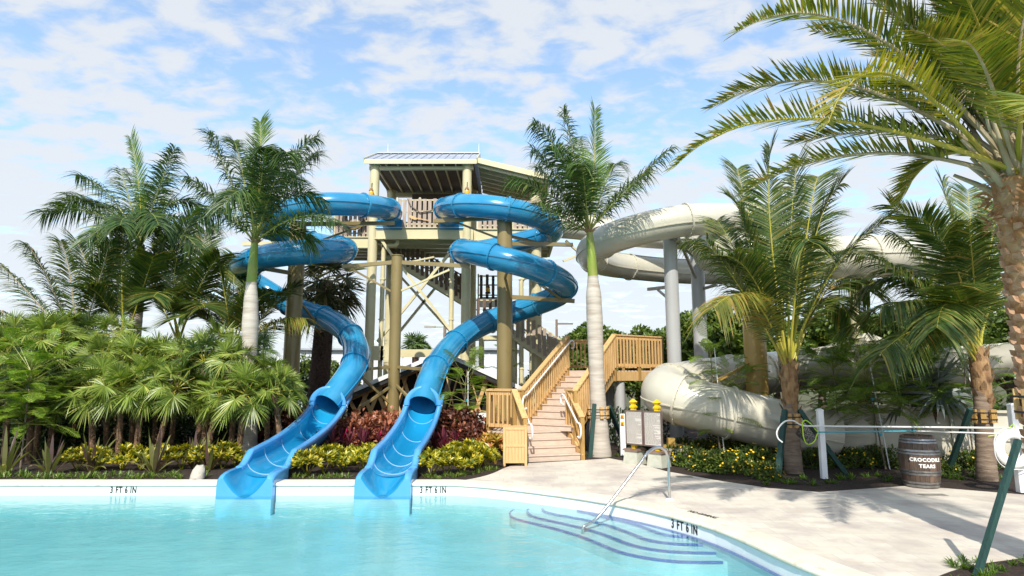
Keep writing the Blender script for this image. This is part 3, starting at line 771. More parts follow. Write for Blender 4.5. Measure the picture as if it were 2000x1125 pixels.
# deck: fascia beams, joists, boards
def deck_block(x0, x1, y0, y1, z, fas=.46):
    mb = MB(); mb.box(x0, x1, y0, y1, z - .06, z); mb.build('deck_floor', MAT['plank'], TW)
    mb = MB()
    mb.box(x0 - .02, x1 + .02, y0 - .10, y0 + .0, z - fas, z - .003); mb.box(x0 - .02, x1 + .02, y0 - .16, y0 - .101, z - fas, z - fas + .03); mb.box(x0 - .02, x1 + .02, y0 - .16, y0 - .101, z - .04, z - .006)
    mb.box(x0 - .02, x1 + .02, y1, y1 + .1, z - fas, z - .003)
    mb.box(x0 - .12, x0 - .021, y0, y1, z - fas, z - .003); mb.box(x1 + .021, x1 + .12, y0, y1, z - fas, z - .003)
    mb.build('fascia_beam', cr, TW)
    mb = MB(); n = int((x1 - x0) / .62)
    for i in range(1, n): xx = x0 + (x1 - x0) * i / n; mb.box(xx - .04, xx + .04, y0 + .01, y1 - .01, z - .26, z - .061)
    for i in range(1, 4): yy = y0 + (y1 - y0) * i / 4; mb.box(x0 + .01, x1 - .01, yy - .06, yy + .06, z - fas + .02, z - .262)
    mb.build('joists', cr, TW)
deck_block(X1 - .05, X2 + .12, YT, YB, ZD)
deck_block(X2 + .35, tx(1078), YT + .25, YB, ZD)
deck_block(tx(655, 450, 24.2), X1 - .28, 24.0, YB + .6, ZD - .02)
def pickets(mb, p0, p1, h, w=.125, gap=.055, z0=-.03, rail=True, jit=.05, thick=.03):
    p0, p1 = V(p0), V(p1); d = p1 - p0; L_ = d.length; n = int(L_ / (w + gap)); t = d / L_
    hx = V((t.x, t.y, 0)).normalized(); nn = V((hx.y, -hx.x, 0))
    for i in range(n):
        c = p0 + d * ((i + .5) / n); hh = h + rnd.uniform(-jit, jit)
        mb.obox(c + V((0, 0, z0 + hh / 2)) + nn * .035, hx * w / 2, nn * thick / 2, V((0, 0, hh / 2)))
    return n
def rails(mb, p0, p1, h, posts=1.1):
    p0, p1 = V(p0), V(p1)
    for f in (.12, .55, .93): mb.beam(p0 + V((0, 0, h * f)), p1 + V((0, 0, h * f)), .05, .05)
    n = max(1, round((p1 - p0).length / posts))
    for i in range(n + 1):
        c = p0 + (p1 - p0) * (i / n); mb.beam(c + V((0, 0, -.05)), c + V((0, 0, h + .02)), .06, .06)
def fence(p0, p1, h, mat):
    mb = MB(); rails(mb, p0, p1, h); mb.build('guard_rail', cr, TW)
    mb = MB(); pickets(mb, p0, p1, h); mb.build('picket_panel', mat, TW)
hF = 1.14
fence((tx(775), YT - .03, ZD), (tx(864), YT - .03, ZD), hF, MAT['plank'])
fence((tx(736), YB, ZD), (X2, YB, ZD), hF, MAT['plank'])
fence((tx(898), YT - .03, ZD), (X2 + .0, YT - .03, ZD), hF, MAT['plank'])
fence((X2 + .4, YT + .2, ZD), (tx(1070), YT + .2, ZD), hF, MAT['plank'])
fence((X2 + .4, YB - .05, ZD), (tx(1075), YB - .05, ZD), hF + .1, MAT['plank'])
fence((tx(1075), YT + .3, ZD), (tx(1075), YB, ZD), hF, MAT['plank'])
fence((tx(657, 450, 24.2), 23.95, ZD), (X1 - .25, 23.95, ZD), hF, MAT['plank'])
fence((tx(657, 450, 24.2), 24.0, ZD), (tx(657, 450, 24.2), YB + .4, ZD), hF, MAT['plank'])
# launch tubs at the slide starts
for px, py in ((762, 432), (884, 432)):
    q = P(px, py, YT); mb = MB(); mb.box(q.x - .48, q.x + .48, YT - .13, YT + .9, ZD - .1, ZD + .28); mb.build('launch_tub', MAT['blue'], TW); 
# roof: front slope seen edge on, dark soffit with rafters
rx0, rx1 = tx(716, 320), tx(931, 320); zr = ZE; yf = YT - .30
rise = .98; yr = yf + 2.1; yb_ = yf + 4.2
mb = MB()
mb.loops([[V((x, yf, zr + .10)), V((x, yr, zr + rise + .1)), V((x, yb_, zr + .10)), V((x, yb_, zr + .04)), V((x, yr, zr + rise + .04)), V((x, yf, zr + .04))] for x in (rx0, rx1)], True, True, True)
rf = mb.build('roof', MAT['metal_roof'], TW, fixn=True)
mb = MB()
n = 14
for i in range(n + 1):
    x = rx0 + (rx1 - rx0) * i / n
    mb.beam((x, yf + .02, zr + .125), (x, yr, zr + rise + .125), .018, .02)
mb.beam((rx0, yr, zr + rise + .13), (rx1, yr, zr + rise + .13), .2, .05)
mb.build('standing_seams', MAT['metal_roof'], rf)
mb = MB(); mb.box(rx0 - .02, rx1 + .02, yf - .04, yf - .001, zr - .09, zr + .065); mb.box(rx0 - .02, rx1 + .02, yb_ + .001, yb_ + .04, zr - .09, zr + .065)
mb.beam((rx0 - .03, yf, zr + .05), (rx0 - .03, yr, zr + rise + .05), .04, .2); mb.beam((rx1 + .03, yf, zr + .05), (rx1 + .03, yr, zr + rise + .05), .04, .2)
mb.build('fascia_trim', cr, TW)
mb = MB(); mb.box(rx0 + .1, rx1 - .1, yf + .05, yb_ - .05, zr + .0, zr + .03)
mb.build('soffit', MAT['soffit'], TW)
mb = MB()
for i in range(9):
    x = rx0 + .35 + (rx1 - rx0 - .7) * i / 8; mb.box(x - .025, x + .025, yf + .06, yb_ - .06, zr - .10, zr - .001)
mb.box(rx0 + .12, rx1 - .12, YT - .07, YT + .07, zr - .22, zr - .101); mb.box(rx0 + .12, rx1 - .12, YB - .09, YB + .09, zr - .28, zr - .101)
mb.build('rafters', cr, TW)
# dark control-room wall hanging under the back of the roof
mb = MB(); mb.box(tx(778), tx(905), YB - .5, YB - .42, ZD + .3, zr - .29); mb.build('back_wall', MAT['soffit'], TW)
# right wing roof: lean-to falling to the right, purlins showing underneath
wx0, wx1 = rx1 + .05, tx(1072, 350, YT + 1); wz0, wz1 = zr + .06, P(1072, 352, YT).z
mb = MB()
mb.loops([[V((wx0, y, wz0 + .1)), V((wx1, y, wz1 + .1)), V((wx1, y, wz1 + .03)), V((wx0, y, wz0 + .03))] for y in (YT - .1, YB + .6)], True, True, True)
wr = mb.build('wing_roof', MAT['metal_roof'], TW, fixn=True)
mb = MB(); mb.beam((wx0, YT - .13, wz0 + .05), (wx1, YT - .13, wz1 + .05), .06, .2); mb.build('eave_trim', cr, wr)
mb = MB()
for i in range(7):
    y = YT + .05 + i * .55; mb.beam((wx0 + .02, y, wz0 - .07), (wx1 - .02, y, wz1 - .07), .06, .17)
mb.build('rafters', cr, wr)
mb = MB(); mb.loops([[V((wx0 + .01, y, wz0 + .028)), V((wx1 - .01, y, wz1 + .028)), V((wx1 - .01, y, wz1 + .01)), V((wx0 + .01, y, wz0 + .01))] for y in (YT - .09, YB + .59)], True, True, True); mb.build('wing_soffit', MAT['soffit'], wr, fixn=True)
# lightning rods
for px in (738, 930):
    x = tx(px, 300); mb = MB(); mb.cyl((x, yr, zr + rise + .1), (x, yr, zr + rise + .55), .016, .008, 8); mb.build('lightning_rod', MAT['white'], TW)
# bracing between the legs
def brace(a, b, w=.13, h=.1): 
    mb = MB(); mb.beam(P(*a), P(*b), w, h); mb.build('brace', cr, TW)
brace((738, 458, YT), (772, 508, YT)); brace((785, 522, YT), (884, 650, YT)); brace((886, 485, YT + .4), (737, 668, YT + .4)); brace((882, 523, YB), (752, 683, YB)); brace((746, 500, YB), (882, 650, YB))
brace((736, 690, YT + .1), (905, 690, YT + .1), .16, .28); brace((752, 690, YB), (905, 690, YB), .12, .2)
brace((1105, 470, 23), (1160, 520, 23.4), .08, .08); brace((1160, 487, 23.2), (1100, 510, 23), .08, .08)
brace((848, 502, YT), (800, 512, YT + .3), .06, .06)
for px, py in ((737, 690), (757, 690)):
    q = P(px, py, YT - .02); mb = MB(); mb.box(q.x - .24, q.x + .24, YT - .13, YT - .09, q.z - .26, q.z + .26)
    for i in (-1, 1):
        for j in (-1, 1): mb.cyl((q.x + i * .12, YT - .15, q.z + j * .12), (q.x + i * .12, YT - .13, q.z + j * .12), .03, n=8)
    mb.build('gusset_plate', cr, TW)
# switchback stairs
def stair_flight(a, b, width, mat, side=True, h=1.0):
    """a upper end, b lower end (front stringer line); stair runs back by width in Y"""
    a, b = V(a), V(b)
    mb = MB()
    for dy in (0, width): mb.beam(a + V((0, dy, 0)), b + V((0, dy, 0)), .06, .32)
    n = max(3, int(abs(a.z - b.z) / .19))
    for i in range(n):
        c = a + (b - a) * ((i + .5) / n); mb.box(c.x - .14, c.x + .14, c.y + .04, c.y + width - .04, c.z + .02, c.z + .06)
    fl = mb.build('stair_flight', cr, TW)
    for dy in (-.04, width + .04):
        mb = MB(); pickets(mb, a + V((0, dy, .1)), b + V((0, dy, .1)), h, .12, .10, -.12, jit=.03); mb.build('picket_panel', mat, fl)
    mb = MB()
    for dy in (0, width):
        for f in (.35, .85): mb.beam(a + V((0, dy, .1 + h * f)), b + V((0, dy, .1 + h * f)), .05, .06)
    mb.build('stair_rail', cr, fl)
stair_flight(P(700, 462, 24.3), P(905, 586, 24.3), 1.1, MAT['plank_shade'])
stair_flight(P(995, 648, 22.6), P(1112, 726, 22.6), 1.1, MAT['plank'])
def landing(p, wx, wy):
    mb = MB(); mb.box(p.x, p.x + wx, p.y, p.y + wy, p.z - .2, p.z); o = mb.build('stair_landing', cr, TW)
    mb = MB(); pickets(mb, (p.x, p.y, p.z), (p.x + wx, p.y, p.z), 1.0, .12, .09); mb.build('picket_panel', MAT['plank_shade'], o)
    mb = MB(); rails(mb, (p.x, p.y, p.z), (p.x + wx, p.y, p.z), 1.0); mb.build('landing_rail', cr, o)
landing(P(928, 632, 24.2), 1.2, 1.3)
landing(P(934, 582, 25.6), 1.0, 1.2)
mb = MB(); q = P(955, 590, 25.55); mb.box(q.x - .38, q.x + .38, q.y, q.y + .03, q.z - .22, q.z + .22); mb.build('landing_panel', MAT['white'], TW)
mb = MB(); q0, q1 = P(880, 690, 22.9), P(1000, 650, 22.9); mb.box(q0.x, q1.x, 22.9, 24.0, q1.z - .25, q1.z - .1); mb.build('lower_landing', cr, TW)
for px, Y in ((940, 22.9), (1005, 22.9)):
    x = tx(px, 700, Y); mb = MB(); mb.cyl((x, Y + .1, 0), (x, Y + .1, q1.z - .25), .1, n=14); mb.build('landing_post', cr, TW, smooth=40)

# things that hang on the tower
def lantern(px, py, Y, label):
    q = P(px, py, Y); t = thing('lantern', label, 'lantern', q, 'ship lanterns on the tower')
    mb = MB(); mb.lathe(q + V((0, 0, -.2)), [(.11, 0), (.11, .05), (.08, .07)], 12); mb.build('lamp_base', MAT['black'], t, smooth=40)
    mb = MB(); mb.lathe(q + V((0, 0, -.13)), [(.085, 0), (.095, .09), (.07, .17)], 12); mb.build('lamp_glass', MAT['amber'], t, smooth=50)
    mb = MB(); mb.lathe(q + V((0, 0, .04)), [(.09, 0), (.07, .06), (.05, .1), (.015, .12)], 12); mb.build('lamp_cap', MAT['husk'], t, smooth=40)
    mb = MB(); mb.tube([q + V((0, 0, .15)), q + V((0, .05, .35)), q + V((.02, .25, .42))], .012, 6); mb.build('hook', MAT['black'], t)
MAT['amber'] = M('amber_lamp_glass', (.75, .36, .02), (.80, .45, .03), 5, .15, coat=.4)
lantern(725, 375, YT - .30, 'amber ship lantern on the left front column of the tower')
lantern(912, 373, YT - .30, 'amber ship lantern on the right front column of the tower')
lantern(953, 564, 24.6, 'amber ship lantern hanging by the tower stair landing')
q = P(690, 428, 23.7); t = thing('tyre_ring', 'dark round tyre hung on the left wing of the tower', 'tyre', q)
mb = MB()
mb.loops([[q + V((cos(a) * (.36 + .09 * cos(b)), .09 * sin(b), sin(a) * (.36 + .09 * cos(b)))) for b in [2 * pi * j / 10 for j in range(10)]] for a in [2 * pi * i / 28 for i in range(29)]], True)
mb.build('tyre', MAT['black'], t, smooth=60, fixn=True)
q = P(815, 425, YT - .14); t = thing('paddle', 'pale wooden paddle fixed across the tower picket rail', 'paddle', q)
mb = MB(); mb.beam(q + V((-.05, 0, -.02)), q + V((.42, 0, .09 - .2)), .03, .03); mb.build('paddle_shaft', MAT['bin'], t)
mb = MB(); mb.loops([[q + V((-.30 + .28 * f, .012 * s_, .05 - .11 * f + w_)) for s_, w_ in ((-1, -wd), (1, -wd), (1, wd), (-1, wd))] for f, wd in ((0, .03), (.2, .06), (.7, .055), (1, .018))], True, True, True); mb.build('paddle_blade', MAT['bin'], t, fixn=True)
q = P(800, 408, YT - .13); mb = MB()
mb.tube([P(x, y, YT - .13) for x, y in ((796, 388), (802, 402), (820, 415), (840, 412), (862, 400))], .022, 6); tag(mb.build('rope', MAT['wood_grey'], None, smooth=60, origin=q), 'dark rope swagged across the tower picket rail', 'rope')

# ------------------------------------------------------------------ pump hut with timber lattice under the tower
YH = 21.0
hL, hA, hR = P(676, 775, YH), P(866, 694, YH), P(1012, 760, YH)
HU = thing('lattice_hut', 'low gabled hut with crossed timber lattice and pale metal roof under the tower', 'hut', (hA.x, YH, 0))
for (p, q, nm) in ((hA, hL, 'roof'), (hA, hR, 'roof')):
    mb = MB(); d = (q - p).normalized(); n_ = V((-d.z, 0, d.x)); n_ = n_ if n_.z > 0 else -n_
    mb.loops([[V((p.x, y, p.z)) + n_ * .02, V((q.x, y, q.z)) + n_ * .02 + d * .3, V((q.x, y, q.z)) + n_ * .10 + d * .3, V((p.x, y, p.z)) + n_ * .10] for y in (YH - .35, YH + 1.05)], True, True, True)
    o = mb.build(nm, MAT['metal_roof'], HU, fixn=True)
    mb = MB(); mb.beam(V((p.x, YH - .38, p.z)) + n_ * .07, V((q.x, YH - .38, q.z)) + n_ * .07 + d * .3, .05, .13); mb.build('barge_board', MAT['white'], o)
    mb = MB(); mb.beam(V((p.x, YH - .33, p.z)) - n_ * .06, V((q.x, YH - .33, q.z)) - n_ * .06 + d * .2, .05, .14); mb.build('gutter_board', MAT['black'], o)
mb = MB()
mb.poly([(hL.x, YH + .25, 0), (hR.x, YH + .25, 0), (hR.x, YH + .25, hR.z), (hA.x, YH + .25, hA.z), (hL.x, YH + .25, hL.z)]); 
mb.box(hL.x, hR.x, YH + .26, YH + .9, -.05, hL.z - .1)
mb.build('interior_shade', MAT['dark'], HU)  # near-black sheet standing in for the shade inside the hut
mb = MB()
x = hL.x + .1; k = 0
while x < hR.x - .4:
    def ztop(xx): return hA.z - .14 - abs(xx - hA.x) * ((hA.z - hL.z) / (hA.x - hL.x) if xx < hA.x else (hA.z - hR.z) / (hR.x - hA.x))
    w_ = .62
    z0, z1 = .15, ztop(x); z2 = ztop(x + w_)
    yo = .0 if k % 2 else .055
    mb.beam((x, YH, z0), (x + w_, YH, z2), .04, .12); mb.beam((x + w_, YH + .06, z0), (x, YH + .06, z1), .04, .12)
    x += w_ * .72; k += 1
mb.beam((hL.x, YH - .05, hL.z - .15), (hA.x, YH - .05, hA.z - .15), .04, .1); mb.beam((hA.x, YH - .05, hA.z - .15), (hR.x, YH - .05, hR.z - .15), .04, .1)
mb.build('lattice', MAT['pine'], HU)
mb = MB(); q0, q1 = P(905, 804, YH), P(1000, 804, YH); mb.box(q0.x, q1.x, YH - .32, YH - .12, -.05, q0.z); mb.build('base_panel', MAT['white'], HU)
mb = MB(); mb.box(q0.x, q1.x, YH - .34, YH - .1, q0.z, q0.z + .05); mb.build('base_cap', MAT['pine'], HU)
# ------------------------------------------------------------------ timber stairs
ST = thing('wooden_staircase', 'new pine staircase with two flights, white handrails and composite treads', 'staircase', (1.2, 15, 0))
RISE, RUN = .157, .29
pine, ppost = MAT['pine'], MAT['pine_post']
gb_r = G(1136, 899, 0)                                            # lower flight, front right corner
u1 = V((-.30, 1.0, 0)).normalized(); w1 = V((-u1.y, u1.x, 0))     # up the flight / to the left
BR = V((gb_r.x - .03, gb_r.y + .05, 0)); W1 = 1.36
def step(a, b, c, d, z, name='step'):
    """tread from four plan corners (front right, front left, back left, back right) with its riser"""
    mb = MB(); f = (V(a) - V(d)).normalized() * .025; f.z = 0
    mb.prism([(q.x, q.y) for q in (a + f, b + f, c, d)], z - .03, z)
    o = mb.build(name, MAT['tread'], ST, fixn=True)
    mb = MB(); mb.prism([(q.x, q.y) for q in (a, b, b - f * .8, a - f * .8)], z - RISE, z - .031); mb.build('riser', MAT['tread'], o, fixn=True)
for i in range(4):
    a = BR + u1 * (RUN * i); b = a + w1 * W1
    step(a, b, b + u1 * (RUN + .02), a + u1 * (RUN + .02), RISE * (i + 1)) if i < 3 else None
# landing
z1 = RISE * 4
LR = BR + u1 * (RUN * 3); LL = LR + w1 * W1
lx0 = P(950, 850, LL.y + .2).x
land = [LR, LL, V((lx0, LL.y + .35, 0)), V((lx0 + .1, LL.y + 1.6, 0)), V((LL.x + .6, LL.y + 2.1, 0)), V((LR.x + .55, LR.y + 1.15, 0))]
mb = MB(); mb.prism([(q.x, q.y) for q in land], z1 - .035, z1); mb.build('landing', MAT['tread'], ST, fixn=True)
mb = MB(); mb.beam(V((LR.x, LR.y, z1 - .036 - RISE / 2)) - u1 * -.02, V((LL.x, LL.y, z1 - .036 - RISE / 2)), .02, RISE - .03); mb.build('riser', MAT['tread'], ST)
mb = MB()
for a, b in ((land[1], land[2]), (land[2], land[3])):
    mb.beam(V((a.x, a.y - .02, z1 - .17)), V((b.x, b.y - .02, z1 - .17)), .04, .26)
mb.build('landing_skirt', ppost, ST)
# upper flight
N2 = 10
u2 = V((.52, .855, 0)).normalized(); w2 = V((-u2.y, u2.x, 0))
A2l = V((P(1029, 824, 16.75).x, 16.75, 0)); W2 = 1.42; A2r = A2l - w2 * W2
for i in range(N2 - 1):
    a = A2r + u2 * (RUN * i); b = A2l + u2 * (RUN * i)
    step(a, b, b + u2 * (RUN + .02), a + u2 * (RUN + .02), z1 + RISE * (i + 1))
z2 = z1 + RISE * N2
T2l = A2l + u2 * (RUN * (N2 - 1)); T2r = A2r + u2 * (RUN * (N2 - 1))
e1 = V((P(1292, 740, 19.5).x, 19.4, 0)); e2 = e1 + V((.05, 1.7, 0)); e3 = T2l + V((.1, 2.0, 0))
top = [T2r, T2l, e3, e2, e1]
mb = MB(); mb.prism([(q.x, q.y) for q in top], z2 - .035, z2); mb.build('landing', MAT['tread'], ST, fixn=True)
mb = MB(); a = T2r; b = T2l; f = -u2 * .004
mb.prism([(q.x, q.y) for q in (a, b, b + u2 * .02, a + u2 * .02)], z2 - RISE, z2 - .036); mb.build('riser', MAT['tread'], ST, fixn=True)
mb = MB(); mb.beam(V((T2r.x, T2r.y - .02, z2 - .17)), V((e1.x, e1.y - .02, z2 - .17)), .045, .27); mb.beam(V((e1.x, e1.y, z2 - .17)), V((e2.x, e2.y, z2 - .17)), .045, .27); mb.build('landing_skirt', pine, ST)
# stringers
def stringer(a, b, za, zb, mat=pine):
    mb = MB(); mb.beam(V((a.x, a.y, za)), V((b.x, b.y, zb)), .045, .27); mb.build('stringer', mat, ST)
stringer(BR - w1 * .04, LR - w1 * .04, .02, z1 - .10)
stringer(A2l + w2 * .04 - u2 * .1, T2l + w2 * .04, z1 + .02, z2 - .10)
stringer(A2r - w2 * .04 - u2 * .1, T2r - w2 * .04, z1 + .02, z2 - .10)

def guard(a, b, h=1.02, posts=(True, True), mid=0, lap=0.0, base=.10):
    """one straight run of guard rail between two floor points (any slope)"""
    a, b = V(a), V(b); d = b - a; hl = V((d.x, d.y, 0)); t = hl.normalized(); n = V((-t.y, t.x, 0))
    up = V((0, 0, 1))
    mb = MB()
    A, B = a + up * h, b + up * h
    s, u = perp(B - A); hd = (B - A)
    mb.obox((A + B) / 2 + up * .02, n * .075, hd / 2 + hd.normalized() * .03, u * .02)
    mb.obox((A + B) / 2 - up * .055 - n * .022, n * .019, hd / 2, u * .045)
    r = mb.build('rail', pine, ST)
    mb = MB(); mb.obox((a + b) / 2 + up * (base + .05) - n * .022, n * .019, hd / 2, u * .045); mb.build('bottom_rail', pine, r)
    mb = MB(); k = max(1, int(hl.length / .135))
    for i in range(k):
        c = a + d * ((i + .5) / k); mb.obox(c + up * ((h + base - .03) / 2) - n * .060, t * .019, n * .019, up * ((h - base - .05) / 2))
    mb.build('balusters', pine, r)
    pp = []
    if posts[0]: pp.append(a)
    if posts[1]: pp.append(b)
    for i in range(mid): pp.append(a + d * ((i + 1) / (mid + 1)))
    for c in pp:
        mb = MB(); mb.obox(c + up * (h / 2 - .16 - .001), t * .047, n * .047, up * (h / 2 + .155)); mb.build('post', ppost, ST)
Z = lambda p, z: V((p.x, p.y, z))
guard(Z(BR - w1 * .06, 0), Z(LR - w1 * .06 - u1 * .02, z1))
guard(Z(BR + w1 * (W1 + .06), 0), Z(LL + w1 * .06 - u1 * .02, z1))
guard(Z(land[2] + V((.05, .05, 0)), z1), Z(LL + w1 * .12 + u1 * .06, z1), posts=(True, False))
guard(Z(land[2] + V((.05, .1, 0)), z1), Z(land[3], z1), posts=(False, True))
guard(Z(land[3], z1), Z(A2l + w2 * .06 - u2 * .12, z1), posts=(False, True))
guard(Z(A2l + w2 * .06 - u2 * .12, z1), Z(T2l + w2 * .06, z2), posts=(False, True), mid=2)
guard(Z(LR - w1 * .06 + u1 * .1, z1), Z(A2r - w2 * .06 - u2 * .1, z1), posts=(False, True))
guard(Z(A2r - w2 * .06 - u2 * .1, z1), Z(T2r - w2 * .06, z2), posts=(False, True), mid=2)
guard(Z(T2r - w2 * .06, z2), Z(e1, z2), posts=(False, True), mid=1)
guard(Z(e1, z2), Z(e2, z2), posts=(False, True))
guard(Z(T2l + w2 * .06, z2), Z(e3, z2), posts=(False, True), mid=1)
guard(Z(e3, z2), Z(e2, z2), posts=(False, False), mid=2)
# white handrails
def handrail(a, b, side, h=.90, hook_down=True):
    up = V((0, 0, 1)); d = (b - a); t = V((d.x, d.y, 0)).normalized()
    p = [a + up * (h - .34) - t * .02 , a + up * (h - .36) - t * .14, a + up * (h - .22) - t * .22, a + up * (h - .04) - t * .16, a + up * h]
    q = [b + up * h, b + up * (h + .02) + t * .16, b + up * (h - .08) + t * .24, b + up * (h - .20) + t * .2, b + up * (h - .22) + t * .06]
    mb = MB(); mb.tube(spline(p, .04) + spline(q, .04), .024, 10); mb.build('handrail', MAT['white'], ST, smooth=60)
handrail(Z(BR + w1 * .06, .0), Z(LR + w1 * .06, z1), 1)
handrail(Z(BR + w1 * (W1 - .06), 0), Z(LL - w1 * .06, z1), 1)
handrail(Z(A2l - w2 * .06 - u2 * .1, z1), Z(T2l - w2 * .06, z2), 1)
# posts under the top landing
for i, (p, m) in enumerate(((T2r + V((.25, .35, 0)), 'pole_grey'), (e1 + V((-.35, .4, 0)), 'pole_grey'), (T2r + V((.05, 1.2, 0)), 'pole_grey'))):
    mb = MB(); mb.cyl((p.x, p.y, 0), (p.x, p.y, z2 - .3), .15, n=20); mb.build('landing_post', MAT[m], ST, smooth=40)

# ------------------------------------------------------------------ timber waste bin
q = G(1006, 911, 0); BN = thing('waste_bin', 'square slatted teak waste bin left of the bottom stair', 'bin', (q.x, q.y + .27, 0))
bw = .245; bh = .88; x0, y0 = q.x, q.y + .27
for sx in (-1, 1):
    for sy in (-1, 1):
        mb = MB(); mb.box(x0 + sx * bw - .028, x0 + sx * bw + .028, y0 + sy * bw - .028, y0 + sy * bw + .028, 0, bh); bevel(mb.build('corner_post', MAT['bin'], BN), .006)
for k in range(4):
    a = k * pi / 2; mb = MB(); ax = V((cos(a), sin(a), 0)); ay = V((-sin(a), cos(a), 0)); c = V((x0, y0, 0)) - ay * (bw - .004)
    for i in range(6):
        s = -bw + .03 + (2 * bw - .06) * (i + .5) / 6; mb.obox(c + ax * s + V((0, 0, bh / 2 + .02)), ax * .0335, ay * .009, V((0, 0, bh / 2 - .07)))
    for z in (.10, .46, bh - .04): mb.obox(c - ay * .012 + V((0, 0, z)), ax * (bw - .029), ay * .012, V((0, 0, .028)))
    mb.build('slat_panel', MAT['bin'], BN)
mb = MB(); mb.box(x0 - bw + .02, x0 + bw - .02, y0 - bw + .02, y0 + bw - .02, bh - .06, bh - .02); mb.build('lid', MAT['bin'], BN)

# ------------------------------------------------------------------ rules sign
s0, s1 = G(1240, 905, 0), G(1287, 910.5, 0)
SG = thing('rules_sign', 'double rules board on yellow posts with stone pedestals by the pool path', 'sign', ((s0.x + s1.x) / 2, (s0.y + s1.y) / 2, 0))
sx = (s1 - s0).normalized(); sn = V((sx.y, -sx.x, 0))
SD = s0.y
def at_s(f, off, z): return s0 + (s1 - s0) * f + sn * off + V((0, 0, z))
for f in (.0, 1.0):
    c = at_s(f, 0, 0); mb = MB(); rz = atan2(sx.y, sx.x)
    lo, hi = .20, .165
    mb.loops([[c + sx * (a * r) + sn * (b * r) + V((0, 0, z)) for a, b in ((-1, -1), (1, -1), (1, 1), (-1, 1))] for r, z in ((lo, -.02), (hi, .30))], True, True, True)
    mb.build('pedestal', MAT['pedestal'] if 'pedestal' in MAT else MAT.setdefault('pedestal', M('pale_green_grey_stone', (.42, .43, .34), (.50, .50, .42), 6, .8, bump=.2)), SG, fixn=True)
    mb = MB(); mb.obox(c + V((0, 0, .315)), sx * .20, sn * .20, V((0, 0, .014))); mb.obox(c + V((0, 0, .337)), sx * .185, sn * .185, V((0, 0, .007))); mb.build('pedestal_cap', MAT.setdefault('cap_brown', M('brown_cap', (.20, .12, .09), (.26, .17, .13), 6, .7)), SG)
    zt = 1.27
    mb = MB(); mb.obox(c + V((0, 0, .34 + (zt - .34) / 2)), sx * .05, sn * .05, V((0, 0, (zt - .34) / 2)))
    pr = [(.052, zt), (.068, zt + .02), (.068, zt + .055), (.04, zt + .075), (.04, zt + .10), (.075, zt + .15), (.012, zt + .225)]
    mb.loops([[c + sx * (a * r) + sn * (b * r) + V((0, 0, z)) for a, b in ((-1, -1), (1, -1), (1, 1), (-1, 1))] for r, z in pr], True, True, True)
    mb.build('sign_post', MAT['yellow'], SG, fixn=True)
MAT['board'] = M('pale_sign_board', (.56, .53, .48), (.60, .57, .52), 4, .45)
MAT['board_text'] = M('grey_brown_print', (.28, .25, .22), (.32, .29, .26), 30, .5)
MAT['frame_brown'] = M('dark_brown_frame', (.12, .08, .07), (.16, .11, .10), 5, .5)
pz0, pz1 = .44, 1.23
for k, (fa, fb) in enumerate(((-.26, .485), (.515, 1.26))):
    a, b = at_s(fa, .08, 0), at_s(fb, .08, 0); c = (a + b) / 2 + V((0, 0, (pz0 + pz1) / 2)); hw = (b - a).length / 2
    mb = MB(); mb.obox(c, sx * hw, sn * .014, V((0, 0, (pz1 - pz0) / 2))); o = mb.build('sign_board', MAT['board'], SG)
    mb = MB()
    for e in (-1, 1):
        mb.obox(c + sx * (e * (hw - .012)) + sn * .012, sx * .014, sn * .018, V((0, 0, (pz1 - pz0) / 2 + .004)))
        mb.obox(c + V((0, 0, e * ((pz1 - pz0) / 2 - .010))) + sn * .012, sx * (hw - .027), sn * .018, V((0, 0, .014)))
    mb.build('board_frame', MAT['frame_brown'], o)
    mb = MB(); z = pz1 - .06; rr = random.Random(40 + k)
    while z > pz0 + .05:
        x = -hw + .04
        end = hw - .04 if rr.random() < .68 else rr.uniform(0, hw - .06)
        while x < end:
            w = min(rr.uniform(.02, .07), end - x); mb.obox(c + V((0, 0, z - c.z)) + sx * (x + w / 2) + sn * .0155, sx * w / 2, sn * .001, V((0, 0, .0058))); x += w + .012
        z -= .0215 if rr.random() < .88 else .025
    mb.build('lettering', MAT['board_text'], o)

# white post with two yellow call buttons
q = G(1217, 890, 0); q = V((q.x, q.y, 0)); CP = thing('call_post', 'short white post with two yellow and red buttons left of the rules board', 'post', q)
mb = MB(); mb.obox(q + V((0, 0, .53)), V((.07, 0, 0)), V((0, .07, 0)), V((0, 0, .53))); bevel(mb.build('post', MAT['white_plastic'], CP), .008)
for z in (1.0, .82):
    mb = MB(); mb.obox(q + V((-.01, -.085, z)), V((.045, 0, 0)), V((0, .015, 0)), V((0, 0, .045))); o = mb.build('button_box', MAT['yellow'], CP)
    mb = MB(); mb.cyl(q + V((-.025, -.10, z)), q + V((-.025, -.125, z)), .022, n=12); mb.build('button', MAT.setdefault('red', M('red_plastic', (.60, .06, .02), (.65, .08, .03), 4, .35)), o, smooth=40)

